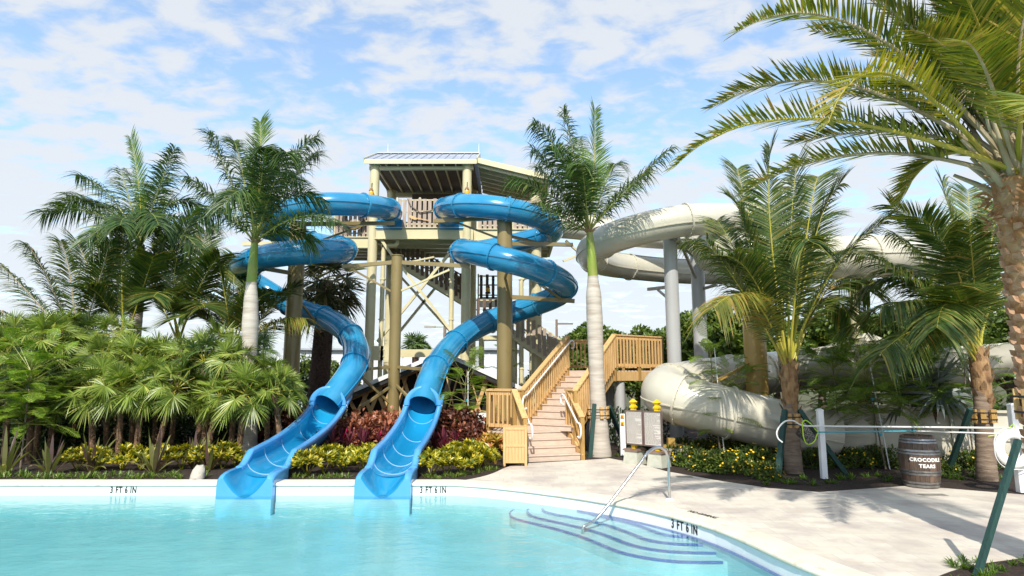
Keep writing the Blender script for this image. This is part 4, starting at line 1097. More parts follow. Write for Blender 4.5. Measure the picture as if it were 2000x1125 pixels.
# ------------------------------------------------------------------ pool entry handrail
hb = G(1308, 977, 0); hw_ = G(1163, 1018, ZW)
HR = thing('pool_handrail', 'bent stainless handrail going down into the entry steps', 'handrail', V((hb.x, hb.y, 0)))
b0 = V((hb.x, hb.y, 0)); dirh = V((hw_.x - hb.x, hw_.y - hb.y, 0)); w0 = b0 + dirh
tp = b0 + dirh * .04 + V((0, 0, .80)); tp2 = b0 + dirh * .22 + V((0, 0, .80))
run = dirh * (1 / .78)
pts = spline([b0 + V((0, 0, -.02)), b0 + V((0, 0, .35)), b0 + V((0, 0, .66)), b0 + dirh * .035 + V((0, 0, .80)), b0 + dirh * .13 + V((0, 0, .865)), b0 + dirh * .27 + V((0, 0, .80)), b0 + dirh * .40 + V((0, 0, .62)), w0 + V((0, 0, -.18)), w0 + dirh * .08 + V((0, 0, -.23)), w0 + dirh * .15 + V((0, 0, -.26)), w0 + dirh * .16 + V((0, 0, -.36))], .05)
mb = MB(); mb.tube(pts, .024, 14); mb.build('rail_tube', MAT['steel'], HR, smooth=60)
mb = MB(); mb.lathe(b0, [(.075, .002), (.075, .012), (.045, .03), (.03, .032)], 24); mb.build('rail_flange', MAT['white_plastic'], HR, smooth=40)

# ------------------------------------------------------------------ barrel
q = G(1800, 955, 0); BC = P(1800, 950, q.y + .26); BC.z = 0; BA = thing('barrel', 'dark oak barrel with steel hoops lettered in white at the path edge', 'barrel', BC)
BHt = .93
def brad(z): f = (z / BHt - .5) * 2; return .335 - .062 * f * f
MAT['oak'] = M('dark_oak_staves', (.058, .038, .027), (.105, .068, .047), 9, .6, bump=.3, stretch=(2.2, 2.2, .5), c3=(.17, .105, .07), s3=5, lo3=.52, hi3=.68, coat=.15)
mb = MB(); ns = 26
for i in range(ns):
    a0, a1 = 2 * pi * i / ns + .008, 2 * pi * (i + 1) / ns - .008; lp = []
    for j in range(13):
        z = BHt * j / 12; r = brad(z)
        lp.append([BC + V((r * cos(a), r * sin(a), z)) for a in (a0, (a0 + a1) / 2, a1)] + [BC + V(((r - .03) * cos(a), (r - .03) * sin(a), z)) for a in (a1, a0)])
    mb.loops(lp, True, True, True)
mb.build('staves', MAT['oak'], BA, smooth=30, fixn=True)
mb = MB(); mb.lathe(BC, [(.245, .02), (.245, BHt - .04)], 24); mb.build('barrel_head', MAT['oak'], BA)
for z0, z1_ in ((.015, .06), (.075, .115), (.23, .27), (.285, .32), (.60, .635), (.65, .69), (.80, .835), (.85, .885)):
    mb = MB(); mb.lathe(BC, [(brad(z0) + .001, z0), (brad(z0) + .008, z0 + .003), (brad(z1_) + .008, z1_ - .003), (brad(z1_) + .001, z1_)], 48, False); mb.build('hoop', MAT['hoop'], BA, smooth=40)
front = atan2(-BC.y, -BC.x)
def barrel_text(txt, size, zc, shift):
    me = text_mesh(txt, size, 1.0, .0035, .001, 1.12)
    def wrap(x, y, z):
        zz = zc + y; r = brad(zz) + .0035 + z; a = front + (x + shift) / .335
        return V((r * cos(a), r * sin(a), zz))
    place_text('lettering', me, MAT['white_letter'], BC, V((1, 0, 0)), V((0, 0, 1)), BA, wrap)
barrel_text('CROCODILE', .088, .515, .115); barrel_text('TEARS', .088, .405, .125)
mb = MB(); a = front - .42 * 1.15
mb.cyl(BC + V((.30 * cos(a), .30 * sin(a), .48)), BC + V(((brad(.48) + .003) * cos(a), (brad(.48) + .003) * sin(a), .48)), .018, n=12); mb.build('bung_hole', MAT['black'], BA)

# drain grate on the deck
for px, py, w_ in ((1822, 966, .22), (1337, 931, .16)):
    q = G(px, py, .006); mb = MB()
    mb.box(q.x - w_, q.x + w_, q.y - .09, q.y + .09, .002, .006)
    for i in range(8): mb.box(q.x - w_ + .02, q.x + w_ - .02, q.y - .08 + .02 * i, q.y - .07 + .02 * i, .0062, .010)
    tag(mb.build('drain_grate', MAT['galv'], None, origin=(q.x, q.y, 0)), 'small flat drain grate in the deck in front of the barrel' if px > 1500 else 'small flat drain grate in the deck right of the handrail', 'drain')

# ------------------------------------------------------------------ white rescue-pole posts, poles, net, ring buoy
def white_post(px, py, h, label, Y=None):
    q = G(px, py, 0); q = V((q.x, q.y, 0)); t = thing('white_post', label, 'post', q, 'white posts carrying the rescue poles')
    mb = MB(); mb.obox(q + V((0, 0, h / 2)), V((.055, 0, 0)), V((0, .055, 0)), V((0, 0, h / 2))); bevel(mb.build('shaft', MAT['white_plastic'], t), .008)
    mb = MB(); mb.loops([[q + V((a * r, b * r, z)) for a, b in ((-1, -1), (1, -1), (1, 1), (-1, 1))] for r, z in ((.06, h - .0), (.06, h + .02), (.02, h + .05))], True, True, True); mb.build('cap', MAT['white_plastic'], t)
    return q
pl = white_post(1610, 935, 1.33, 'left white vinyl post carrying the rescue poles')
pr_ = white_post(1995, 962, 1.50, 'right white vinyl post, carrying the ring buoy')
def on(px, py, f, off=-.09):
    q = pl + (pr_ - pl) * f; return P(px, py, q.y + off)
RP = P(1540, 832, pl.y - .1)
a, b = P(1520, 831, pl.y - .10), P(1972, 836, pr_.y - .10)
t = thing('rescue_hook', 'long white pole ending in a big round hook, upper of two on the posts', 'rescue pole', a)
mb = MB(); mb.tube([P(1572, 832, pl.y - .10), b], .017, 10); mb.build('pole', MAT['white'], t, smooth=60)
hk = spline([P(*q, pl.y - .1) for q in ((1575, 832), (1562, 829), (1550, 822), (1536, 822), (1524, 831), (1517, 845), (1520, 857), (1528, 864))], .03)
mb = MB(); mb.tube(hk, .016, 8); mb.build('hook', MAT['white'], t, smooth=60)
MAT['cyan'] = M('cyan_enamel', (.01, .38, .52), (.02, .42, .56), 6, .35)
MAT['lime'] = M('lime_plastic', (.45, .72, .02), (.50, .75, .04), 6, .4)
def net_mat():
    m, nt, N, L, out = new_mat('black_net'); vec = coords(nt, (1, 1, 1))
    ck = N('ShaderNodeTexNoise'); ck.inputs['Scale'].default_value = 90; L(vec, ck.inputs['Vector'])
    g = N('ShaderNodeMath'); g.operation = 'GREATER_THAN'; g.inputs[1].default_value = .52; L(ck.outputs[0], g.inputs[0])
    b = N('ShaderNodeBsdfPrincipled'); b.inputs['Base Color'].default_value = (.01, .01, .012, 1); tr = N('ShaderNodeBsdfTransparent')
    mx = N('ShaderNodeMixShader'); L(g.outputs[0], mx.inputs[0]); L(b.outputs[0], mx.inputs[1]); L(tr.outputs[0], mx.inputs[2]); L(mx.outputs[0], out.inputs[0]); return m
MAT['net'] = net_mat()
YN = pl.y - .12
t = thing('skimmer_net', 'lime framed leaf net on the cyan and white lower pole', 'pool net', P(1600, 845, YN))
mb = MB(); mb.tube([P(1598, 844, YN), P(1790, 842, pl.y + (pr_.y - pl.y) * .48 - .10)], .014, 8); mb.build('pole', MAT['cyan'], t, smooth=60)
mb = MB(); mb.tube([P(1788, 842, pl.y + (pr_.y - pl.y) * .48 - .1), P(1958, 847, pr_.y - .1)], .013, 8); mb.build('pole_extension', MAT['white'], t, smooth=60)
fr_ = [P(x, y, YN) for x, y in ((1598, 845), (1592, 838), (1585, 829), (1573, 821), (1568, 824), (1568, 840), (1570, 856), (1576, 867), (1584, 867), (1592, 860), (1595, 850), (1598, 845))]
mb = MB(); mb.tube(spline(fr_, .03), .011, 8); mb.build('net_frame', MAT['lime'], t, smooth=60)
cen = P(1566, 846, YN) + V((-.06, .10, -.03)); mb = MB(); fs = spline(fr_, .03)
mb.loops([fs, [p + (cen - p) * .55 + V((0, .05, 0)) for p in fs], [p + (cen - p) * .95 + V((0, .06, 0)) for p in fs]], True); mb.build('net_bag', MAT['net'], t, smooth=60)
RB = P(1980, 876, pr_.y - .16); t = thing('ring_buoy', 'white ring buoy with rope hanging on the right white post', 'ring buoy', RB)
mb = MB()
mb.loops([[RB + V((cos(a) * (.255 + .085 * cos(b)), .055 * sin(b), sin(a) * (.255 + .085 * cos(b)))) for b in [2 * pi * j / 14 for j in range(14)]] for a in [2 * pi * i / 40 for i in range(41)]], True)
mb.build('ring', MAT['white'], t, smooth=70, fixn=True)
mb = MB(); mb.tube([RB + V((cos(a) * (.35 + .03 * abs(sin(2 * a))), -.02, sin(a) * (.35 + .03 * abs(sin(2 * a))))) for a in [2 * pi * i / 60 for i in range(61)]], .008, 6); mb.build('grab_rope', MAT['white'], t, smooth=60)
mb = MB(); mb.tube(spline([RB + V((.05, -.02, .33)), RB + V((.02, -.03, .42)), P(1960, 846, pr_.y - .12), P(1930, 852, pr_.y - .1)], .05), .007, 6); mb.build('tie_rope', MAT['lime'], t, smooth=60)

# ------------------------------------------------------------------ beige flume slide
be = MAT['beige']
BS = thing('beige_flume', 'huge beige flume slide winding on grey poles at the right', 'water slide', (P(1320, 745, 16).x, 16, 0))
up_px = [(1070, 440, 23.0), (1130, 444, 23.0), (1210, 455, 22.9), (1290, 462, 22.6), (1380, 462, 22.2), (1470, 452, 21.4), (1505, 440, 20.0), (1475, 432, 18.6), (1400, 427, 17.7), (1330, 431, 17.4), (1255, 446, 17.5), (1195, 464, 18.0), (1160, 483, 19.0), (1152, 500, 20.4), (1172, 512, 21.9), (1215, 520, 23.0), (1290, 528, 23.6), (1370, 532, 23.5), (1440, 530, 23.0), (1500, 522, 22)]
pth = smooth_path(spline([P(*q) for q in up_px], .16), 12)
tube_slide(BS, pth, .47, be, 2.6, seam=(R(72), R(-18), R(198)), inner=False)
mid_px = [(1392, 490, 18.6), (1420, 492, 17.9), (1480, 497, 17.6), (1560, 502, 17.4), (1650, 503, 17.3), (1740, 500, 17.6), (1800, 500, 18.6), (1830, 512, 20)]
tube_slide(BS, smooth_path(spline([P(*q) for q in mid_px], .16), 6), .62, be, 2.3, seam=(0, pi), inner=False)
low_px = [(1700, 716, 20), (1600, 719, 19.2), (1500, 728, 18.2), (1420, 738, 17.4), (1360, 746, 16.9), (1314, 755, 16.4), (1294, 767, 15.7), (1318, 779, 15.2), (1372, 793, 15.0), (1440, 810, 14.9), (1520, 830, 14.9), (1620, 850, 15.0)]
tube_slide(BS, smooth_path(spline([P(*q) for q in low_px],   .14), 8), .60, be, 1.25, seam=(R(-12), R(192)), inner=False)
# flared open run-out behind
op = [(1530, 705, 17.6), (1600, 696, 17.1), (1690, 690, 16.7), (1770, 700, 16.5), (1850, 694, 16.4), (1960, 684, 16.6)]
path = smooth_path(spline([P(*q) for q in op], .2), 3); fr = frames(path); n = len(fr)
mb = MB(); lps = []
for i, (p, t_, s, u) in enumerate(fr):
    f = i / (n - 1); a = .75 + .35 * sin(pi * f); hh = .15 + .55 * max(0, 1 - abs(f - .42) * 3.2)
    prof = [(-a, hh), (-a * .92, .0)] + [(a * cos(pi + pi * k / 14), a * .8 * sin(pi + pi * k / 14)) for k in range(1, 14)] + [(a * .95, 0), (a, .22)]
    inn = [p + s * x + V((0, 0, z)) for x, z in prof]; outp = [p + s * (x * 1.05) + V((0, 0, z - .04 if z > 0 else z * 1.05 - .03)) for x, z in prof]
    lps.append(inn + outp[::-1])
mb.loops(lps, True, True, True); mb.build('open_run', be, BS, smooth=50, fixn=True)
for f in (.2, .45, .7, .9):
    p, t_, s, u = fr[int(f * (n - 1))]; a = .75 + .35 * sin(pi * f)
    mb = MB(); pts = [p + s * (a * 1.06 * cos(pi + pi * k / 16)) + V((0, 0, a * .87 * sin(pi + pi * k / 16))) for k in range(17)]; mb.tube(pts, .04, 6); mb.build('rib', be, BS, smooth=50)
# straight catch-flume wall along the bed
FW = thing('flume_wall', 'straight beige panelled flume wall behind the barrel', 'flume wall', (P(1780, 850, 15.0).x, 15, 0))
wa, wb = P(1636, 790, 15.1), P(2010, 806, 14.0)
ptsw = [wa + (wb - wa) * (i / 5) for i in range(6)]
for i in range(5):
    a, b = ptsw[i], ptsw[i + 1]; d = (b - a); t_ = V((d.x, d.y, 0)).normalized(); n_ = V((t_.y, -t_.x, 0)); zt = a.z + .0
    lp = []
    for (off, z) in ((0, .02), (.05, .25), (.06, .55), (.02, .9), (0, zt - .05), (.08, zt - .04), (.08, zt + .02), (-.06, zt + .02), (-.06, .02)):
        lp.append((off, z))
    mb = MB(); mb.loops([[V((q.x, q.y, 0)) + n_ * off + V((0, 0, z)) for off, z in lp] for q in (a + t_ * .012, b - t_ * .012)], True, True, True); mb.build('wall_panel', be, FW, smooth=40, fixn=True)
    mb = MB(); mb.loops([[V((q.x, q.y, 0)) + n_ * (off + (.07 if off >= 0 else -.01)) + V((0, 0, z)) for off, z in lp[:5] + lp[7:]] for q in (b - t_ * .02, b + t_ * .02)], True, True, True); mb.build('panel_flange', be, FW, smooth=40, fixn=True)
    if i % 2 == 0:
        mb = MB(); mb.beam(V((a.x, a.y, .62)) + n_ * .075, V((b.x, b.y, .60)) + n_ * .075, .04, .05); mb.build('long_rib', MAT['beige'], FW)
# its poles
gp = MAT['pole_grey']
pole((1308, 458), (1320, 760), 18.3, .205, gp, 'left of the two tall grey poles under the beige flume', [((1308, 470, 18.3), (1322, 455, 17.5), .1, .1, MAT['galv']), ((1312, 560, 18.3), (1266, 565, 19.8), .08, .1, MAT['galv']), ((1312, 590, 18.3), (1285, 566, 19.4), .06, .06, MAT['galv'])], 'grey flume poles')
pole((1360, 474), (1370, 760), 19.6, .215, MAT['pole_grey'], 'right of the two tall grey poles under the beige flume', [((1362, 550, 19.6), (1325, 465, 18.0), .08, .08, MAT['galv']), ((1355, 500, 19.6), (1315, 464, 17.9), .1, .12, MAT['galv']), ((1368, 566, 19.6), (1400, 556, 19), .08, .08, MAT['galv'])], 'grey flume poles')
pole((1468, 560), (1472, 760), 16.4, .285, MAT['pole_gold'], 'wide gold pole behind the middle coconut palm', [((1468, 600, 16.4), (1560, 548, 17.4), .08, .1, MAT['pole_gold']), ((1470, 705, 16.4), (1392, 748, 15.6), .07, .07, MAT['pole_gold'])], None)
pole((1664, 552), (1668, 700), 17.5, .11, MAT['cream'], 'thin pale pole behind the middle coconut palm', [((1664, 556, 17.5), (1620, 562, 17.3), .08, .1, MAT['pole_gold']), ((1664, 556, 17.5), (1706, 550, 17.3), .08, .1, MAT['pole_gold'])], None)
# saddle under the low bend
q = P(1310, 850, 15.1); t = thing('flume_saddle', 'concrete footing with steel saddle under the low beige bend', 'footing', (q.x, q.y, 0))
mb = MB(); mb.cyl((q.x, q.y, -.02), (q.x, q.y, .34), .42, .40, 24); mb.build('footing', MAT['rock'], t, smooth=40)
mb = MB(); mb.box(q.x - .3, q.x + .3, q.y - .12, q.y + .12, .345, .40); mb.box(q.x - .08, q.x + .08, q.y - .08, q.y + .08, .401, .56); mb.build('saddle', MAT['pole_gold'], t)

# pale boulder by the left slide
q = G(375, 938, 0); mb = MB(); rr = random.Random(3)
lp = []
for z, s in ((0, 1), (.10, .95), (.19, .8), (.25, .5)):
    lp.append([V((q.x, q.y + .2, 0)) + V((.145 * s * cos(2 * pi * k / 9) + z * .12, .13 * s * sin(2 * pi * k / 9), z + .02 * sin(k * 2.1))) * 1.0 for k in range(9)])
mb.loops(lp, True, True, True); o = mb.build('boulder', MAT['rock'], None, origin=(q.x, q.y + .2, -.012), smooth=50, fixn=True); tag(o, 'pale flat boulder at the pool edge left of the left slide', 'rock')

# ------------------------------------------------------------------ far buildings and posts
MAT['far_wall'] = M('far_white_metal_wall', (.62, .64, .70), (.68, .70, .75), .6, .6)
q0, q1 = P(560, 690, 42), P(1012, 684, 42)
t = thing('warehouse', 'long pale warehouse far behind the tower', 'building', ((q0.x + q1.x) / 2, 42, 0))
mb = MB(); mb.box(q0.x, q1.x, 42, 54, -.06, q1.z); mb.build('wall', MAT['far_wall'], t)
mb = MB()
for i in range(17): x = q0.x + (q1.x - q0.x) * i / 16; mb.box(x - .03, x + .03, 41.95, 41.999, 0, q1.z - .02)
mb.build('wall_ribs', MAT['far_wall'], t)
mb = MB(); mb.box(q0.x - .2, q1.x + .2, 41.7, 54.2, q1.z, q1.z + .12); mb.build('roof', MAT['metal_roof'], t)
for i in range(4):
    x = q1.x - 1.2 - i * 2.6; mb = MB(); mb.box(x - .8, x + .8, 41.9, 41.94, .6, 1.7); mb.build('window', MAT['dark'], t)
def street_pole(px, ptop, Y, label, arm):
    q = P(px, ptop, Y); t = thing('utility_pole' if arm else 'street_lamp', label, 'utility pole' if arm else 'street lamp', (q.x, Y, 0))
    mb = MB(); mb.cyl((q.x, Y, 0), (q.x, Y, q.z), .16, .11, 10); mb.build('pole', MAT['wood_grey'], t, smooth=50)
    mb = MB()
    if arm:
        mb.box(q.x - .1, q.x + 1.6, Y - .1, Y - .0, q.z - .5, q.z - .35); mb.build('crossarm', MAT['wood_grey'], t)
    else:
        mb.box(q.x - 1.1, q.x, Y - .06, Y + .06, q.z - .1, q.z - .02); mb.build('lamp_arm', MAT['galv'], t)
        mb = MB(); mb.box(q.x - 1.5, q.x - .7, Y - .15, Y + .15, q.z - .12, q.z + .02); mb.build('lamp_head', MAT['galv'], t)
street_pole(869, 637, 45, 'street lamp with a flat head far behind the tower legs', False)
street_pole(1087, 624, 60, 'wooden utility pole with one crossarm far beyond the hedge', True)
# ------------------------------------------------------------------ vegetation builders
UP = V((0, 0, 1))
def blade(mb, p, d, L, w, droop, side=None, segs=3, wide=.45, roll=0.0):
    """one tapering strap leaf: p base, d start direction, bends down by droop"""
    d = d.normalized()
    s = side if side is not None else d.cross(UP)
    if s.length < 1e-3: s = V((1, 0, 0))
    s = s.normalized()
    if roll: s = (Matrix.Rotation(roll, 3, d) @ s)
    idx = []
    for i in range(segs + 1):
        t = i / segs; c = p + d * (L * t) - UP * (droop * L * t * t)
        ww = w * (.35 + .65 * min(1, t / wide)) if t < wide else w * max(0, (1 - (t - wide) / (1 - wide))) ** .7
        if i == segs: idx.append((mb.vert(c),))
        else: idx.append((mb.vert(c - s * ww / 2), mb.vert(c + s * ww / 2)))
    for a, b in zip(idx, idx[1:]):
        mb.face((a[0], a[1], b[1], b[0]) if len(b) == 2 else (a[0], a[1], b[0]))

def card(mb, c, d, n, L, w):
    """pointed leaf, slightly folded along its midrib"""
    d = d.normalized(); s = d.cross(n)
    if s.length < 1e-3: s = V((1, 0, 0))
    s = s.normalized(); n = s.cross(d)
    a = mb.vert(c); b = mb.vert(c + d * L * .5 + s * w / 2 + n * w * .15); e = mb.vert(c + d * L); f = mb.vert(c + d * L * .5 - s * w / 2 + n * w * .15)
    mb.face((a, b, e)); mb.face((a, e, f))

def rdir(r, zmin=-1, zmax=1):
    z = r.uniform(zmin, zmax); a = r.uniform(0, 2 * pi); q = sqrt(max(0, 1 - z * z)); return V((q * cos(a), q * sin(a), z))

def bez(a, via, b, n):
    c = via * 2 - (a + b) / 2
    return [a * (1 - t) ** 2 + c * 2 * t * (1 - t) + b * t * t for t in [i / n for i in range(n + 1)]]

STY = {
 'royal': dict(n=125, L=.74, w=.034, droop=.62, t0=.12, vee=(-.35, .85), fwd=(.40, 1.1), r=.030, jit=.30, end=.35),
 'coco': dict(n=115, L=.86, w=.034, droop=.62, t0=.22, vee=(.0, .30), fwd=(.55, 1.2), r=.032, jit=.10, end=.25),
 'cocostiff': dict(n=115, L=.86, w=.034, droop=.22, t0=.22, vee=(.05, .22), fwd=(.50, 1.15), r=.032, jit=.06, end=.22),
 'date': dict(n=96, L=.50, w=.027, droop=.06, t0=.20, vee=(.05, .60), fwd=(.75, 1.15), r=.036, jit=.16),
}
def frond(root, base, via, tip, sty, lm, rm, seed, scale=1.0, n=None, twist=0.0, name='frond', dry=0.0, drym=None):
    S = STY[sty]; r = random.Random(seed); N = 26
    pts = bez(V(base), V(via), V(tip), N); mb = MB(); mb.mi = 1
    r0 = S['r'] * scale
    mb.tube(pts, [max(.004, r0 * (1 - .88 * (i / N) ** .7)) * (1.5 if i == 0 else 1) for i in range(N + 1)], 6)
    mb.mi = 0
    cnt = n or S['n']
    for i in range(cnt):
        t = S['t0'] + (1 - S['t0']) * (i + .5) / cnt
        x = t * N; k = min(N - 1, int(x)); p = pts[k].lerp(pts[k + 1], x - k); T = (pts[min(N, k + 2)] - pts[max(0, k - 1)]).normalized()
        side0 = T.cross(UP)
        if side0.length < .05: side0 = V((1, 0, 0))
        side0 = side0.normalized()
        if twist: side0 = Matrix.Rotation(twist, 3, T) @ side0
        nor = side0.cross(T).normalized()
        u = (t - S['t0']) / (1 - S['t0'])
        prof = min(1, .45 + 2.2 * u) * (1 - S.get('end', .62) * max(0, (u - .55) / .45) ** 1.6)
        for sg in (-1, 1):
            ll = S['L'] * scale * prof * r.uniform(.85, 1.1)
            fw = S['fwd'][0] + (S['fwd'][1] - S['fwd'][0]) * u
            d = side0 * sg + T * (fw + r.uniform(-.1, .1)) + nor * r.uniform(*S['vee']) + rdir(r) * S['jit'] * .5
            d = d.normalized(); wv = (T - d * T.dot(d))
            mb.mi = 2 if (drym and r.random() < dry * (.15 + 2.6 * u ** 4)) else 0
            blade(mb, p + T * r.uniform(-.01, .01), d, ll, S['w'] * scale * r.uniform(.8, 1.15), S['droop'] * r.uniform(.6, 1.35) * (.6 + .6 * u), wv, 3, .35, r.uniform(-.35, .35))
    mats = [lm, rm] + ([drym] if drym else [])
    return mb.build(name, mats, root)

def frond_free(root, base, az, el, L, sag, sty, lm, rm, seed, scale=1.0, **k):
    h = V((cos(az), sin(az), 0)); d = h * cos(el) + UP * sin(el)
    via = base + d * L * .52 + UP * (-sag * L * .10); tip = base + d * L * .92 + h * (L * .05) - UP * (sag * L * .42)
    return frond(root, base, via, tip, sty, lm, rm, seed, scale, **k)

def ringed_trunk(root, base, top, prof, mat, name='trunk', n=22, rings=0, ringh=.012):
    base, top = V(base), V(top); mb = MB(); pts, rs = [], []
    K = max(len(prof) * 4, rings * 3 if rings else 24)
    for i in range(K + 1):
        f = i / K; x = f * (len(prof) - 1); k = min(len(prof) - 2, int(x)); fr = x - k; fr = fr * fr * (3 - 2 * fr)
        rr_ = prof[k] + (prof[k + 1] - prof[k]) * fr
        if rings: rr_ += ringh * (1 if i % 3 == 0 else (.1 if i % 3 == 1 else -.2))
        pts.append(base.lerp(top, f)); rs.append(rr_)
    mb.tube(pts, rs, n); return mb.build(name, mat, root, smooth=75)

def brace_post(p0, p1, label, w=.10, group='green props round the palms'):
    t = thing('palm_prop', label, 'prop', (p0.x, p0.y, 0), group); mb = MB(); mb.beam(p0 - UP * .05, p1, w, w * .9)
    mb.build('timber', MAT['green_post'], t); 
    mb = MB(); d = (p1 - p0).normalized(); mb.beam(p1 - d * .002, p1 + d * .02, w * .9, w * .8); mb.build('cut_end', MAT['green_post'], t)

def collar(root, c, r, h, n=8, m='pine', bands=True):
    mb = MB()
    for k in range(n):
        a = 2 * pi * k / n + .2; d = V((cos(a), sin(a), 0)); e = V((-sin(a), cos(a), 0)); mb.obox(V(c) + d * (r + .025), d * .022, e * .045, V((0, 0, h / 2)))
    mb.build('brace_batten', MAT[m], root)
    if bands:
        for z in (-h * .25, h * .25):
            mb = MB(); mb.lathe(V(c) + V((0, 0, z)), [(r + .051, -.012), (r + .056, -.012), (r + .056, .012), (r + .051, .012)], 24, False); mb.build('steel_band', MAT['black'], root, smooth=40)

# ------------------------------------------------------------------ the two royal palms in front
def royal(label, bpx, Y, ygray, ytop, fronds, seed, rprof, sh_r, px_top, spear):
    b = P(bpx[0], bpx[1], Y); b.z = 0; g = P(px_top[0], ygray, Y); t = P(px_top[1], ytop, Y)
    root = thing('royal_palm', label, 'palm tree', b, 'royal palms')
    ringed_trunk(root, b - UP * .05, g, rprof, MAT['trunk_royal'], rings=34, ringh=.0025)
    ringed_trunk(root, g - UP * .01, t, sh_r, MAT['shaft'], 'crownshaft')
    r = random.Random(seed)
    for i, (via, tip) in enumerate(fronds):
        y = Y
        vi = P(via[0], via[1], Y + via[2]); ti = P(tip[0], tip[1], Y + tip[2])
        dm = MAT['lf_coco_yel'] if (len(tip) > 3) else None
        frond(root, t - UP * r.uniform(0, .12), vi, ti, 'royal', MAT['lf_royal'], MAT['rachis_tan'] if dm else MAT['rachis'], seed * 50 + i, 1.0, dry=.4 if dm else 0, drym=dm)
    vi, ti = P(*spear[0], Y), P(*spear[1], Y); frond(root, t, vi, ti, 'cocostiff', MAT['lf_spear'], MAT['rachis_yel'], seed * 50 + 40, .85, name='spear_leaf', twist=1.0)
    # tatty leaf bases at the crown
    mb = MB()
    for k in range(14):
        a = 2 * pi * k / 14; blade(mb, t - UP * .1 + V((cos(a), sin(a), 0)) * .08, V((cos(a), sin(a), 1.2)), r.uniform(.2, .4), .06, .3)
    mb.build('leaf_bases', MAT['husk'], root)
    return root, b, g
rA, bA, gA = royal('left royal palm with a pale swollen trunk behind the fan palms', (483, 885), 15.8, 552, 468, [
    ((440, 330, -.3), (408, 258, -.4)), ((430, 400, -.4), (368, 345, -.6)), ((440, 415, .3), (392, 420, .8)),
    ((470, 320, .3), (455, 275, .5)), ((560, 330, .0), (618, 268, .2)), ((575, 345, .4), (622, 300, .9)),
    ((545, 330, -.5), (560, 300, -1.0)), ((580, 425, -.5), (652, 432, -1.0)), ((565, 385, .5), (632, 395, .8)),
    ((480, 380, -.9), (440, 400, -1.7)), ((500, 360, .8), (495, 330, 1.8)), ((560, 450, .2), (610, 470, .5)), ((512, 340, -.6), (520, 290, -1.2)), ((535, 360, 1.0), (590, 360, 1.9))],
    11, [.25, .235, .20, .165, .16, .185, .205, .18, .135], [.128, .125, .105, .08], (491, 498), ((508, 330), (508, 238)))
rB, bB, gB = royal('right royal palm with a smooth grey trunk beside the wooden stairs', (1172, 886), 16.3, 540, 448, [
    ((1095, 310, -.2), (1045, 240, -.3)), ((1118, 290, .3), (1100, 215, .4)), ((1080, 385, -.5), (1000, 352, -.8)),
    ((1095, 375, .5), (1048, 325, .9)), ((1110, 330, -.7), (1075, 285, -1.4)), ((1220, 375, -.1), (1312, 288, -.2), ), ((1205, 385, .5), (1270, 330, .9)),
    ((1130, 330, .8), (1130, 270, 1.6)), ((1185, 350, .8), (1205, 320, 1.6)), ((1100, 425, -.4), (1050, 395, -1.2)), ((1140, 350, -.8), (1135, 320, -1.6)), ((1090, 350, .0), (1040, 290, .2))],
    12, [.30, .255, .215, .20, .20, .205, .215, .205, .145], [.135, .130, .11, .085], (1158, 1151), ((1160, 330), (1162, 214)))
cB = bB.lerp(gB, .235); collar(rB, cB, .235, .30)
for p, q, lab in ((G(1152, 893), P(1161, 790, 15.95), 'green timber prop on the left front of the right royal palm'), (G(1225, 878), P(1190, 795, 16.5), 'green timber prop on the right back of the right royal palm'), (G(1128, 880), P(1150, 790, 16.7), 'green timber prop behind the right royal palm by the stair rail')):
    brace_post(V((p.x, p.y, 0)), q, lab)

# ------------------------------------------------------------------ coconut palms
def coco(label, base, top, fronds, seed, rad=(.20, .15), lm='lf_coco', rm='rachis_yel', sty='cocostiff', sc=1.0, free=(), husk=True, n=None):
    root = thing('coconut_palm', label, 'palm tree', base, 'coconut palms'); base, top = V(base), V(top)
    ringed_trunk(root, base - UP * .05, top, [rad[0] * 1.15, rad[0], (rad[0] + rad[1]) / 2, rad[1]], MAT['trunk_coco'], rings=24, ringh=.006)
    r = random.Random(seed)
    for i, fdef in enumerate(fronds):
        via, tip = fdef[0], fdef[1]; st = fdef[2] if len(fdef) > 2 else sty; ml = fdef[3] if len(fdef) > 3 else lm
        frond(root, top + UP * r.uniform(-.25, .1), P(via[0], via[1], top.y + via[2]), P(tip[0], tip[1], top.y + tip[2]), st, MAT[ml], MAT[rm], seed * 60 + i, sc, twist=fdef[4] if len(fdef) > 4 else 0, n=n, dry=.05, drym=MAT['lf_coco_yel'])
    for i, (az, el, L, sag) in enumerate(free):
        frond_free(root, top + UP * r.uniform(-.2, .1), az, el, L, sag, sty if i % 2 else 'coco', MAT[lm], MAT[rm], seed * 60 + 30 + i, sc, twist=r.uniform(-.5, .5), n=n)
    if husk:
        mb = MB(); mb.tube([top - UP * 1.0, top - UP * .6, top - UP * .1, top + UP * .25], [rad[1] * 1.05, rad[1] * 1.35, rad[1] * 1.45, rad[1] * .8], 14)
        for k in range(26):
            a = 2.4 * k; z = -1.0 + 1.15 * k / 26; d = V((cos(a), sin(a), 0)); blade(mb, top + UP * z + d * rad[1] * 1.1, d * .4 + UP, .32, .13, .15, V((-sin(a), cos(a), 0)))
        mb.build('leaf_bases', MAT['husk'], root, smooth=40)
    return root
Yc = 13.7
cb = G(1550, 922); cb = V((cb.x, cb.y, 0)); Yc = cb.y; ct = P(1540, 722, Yc)
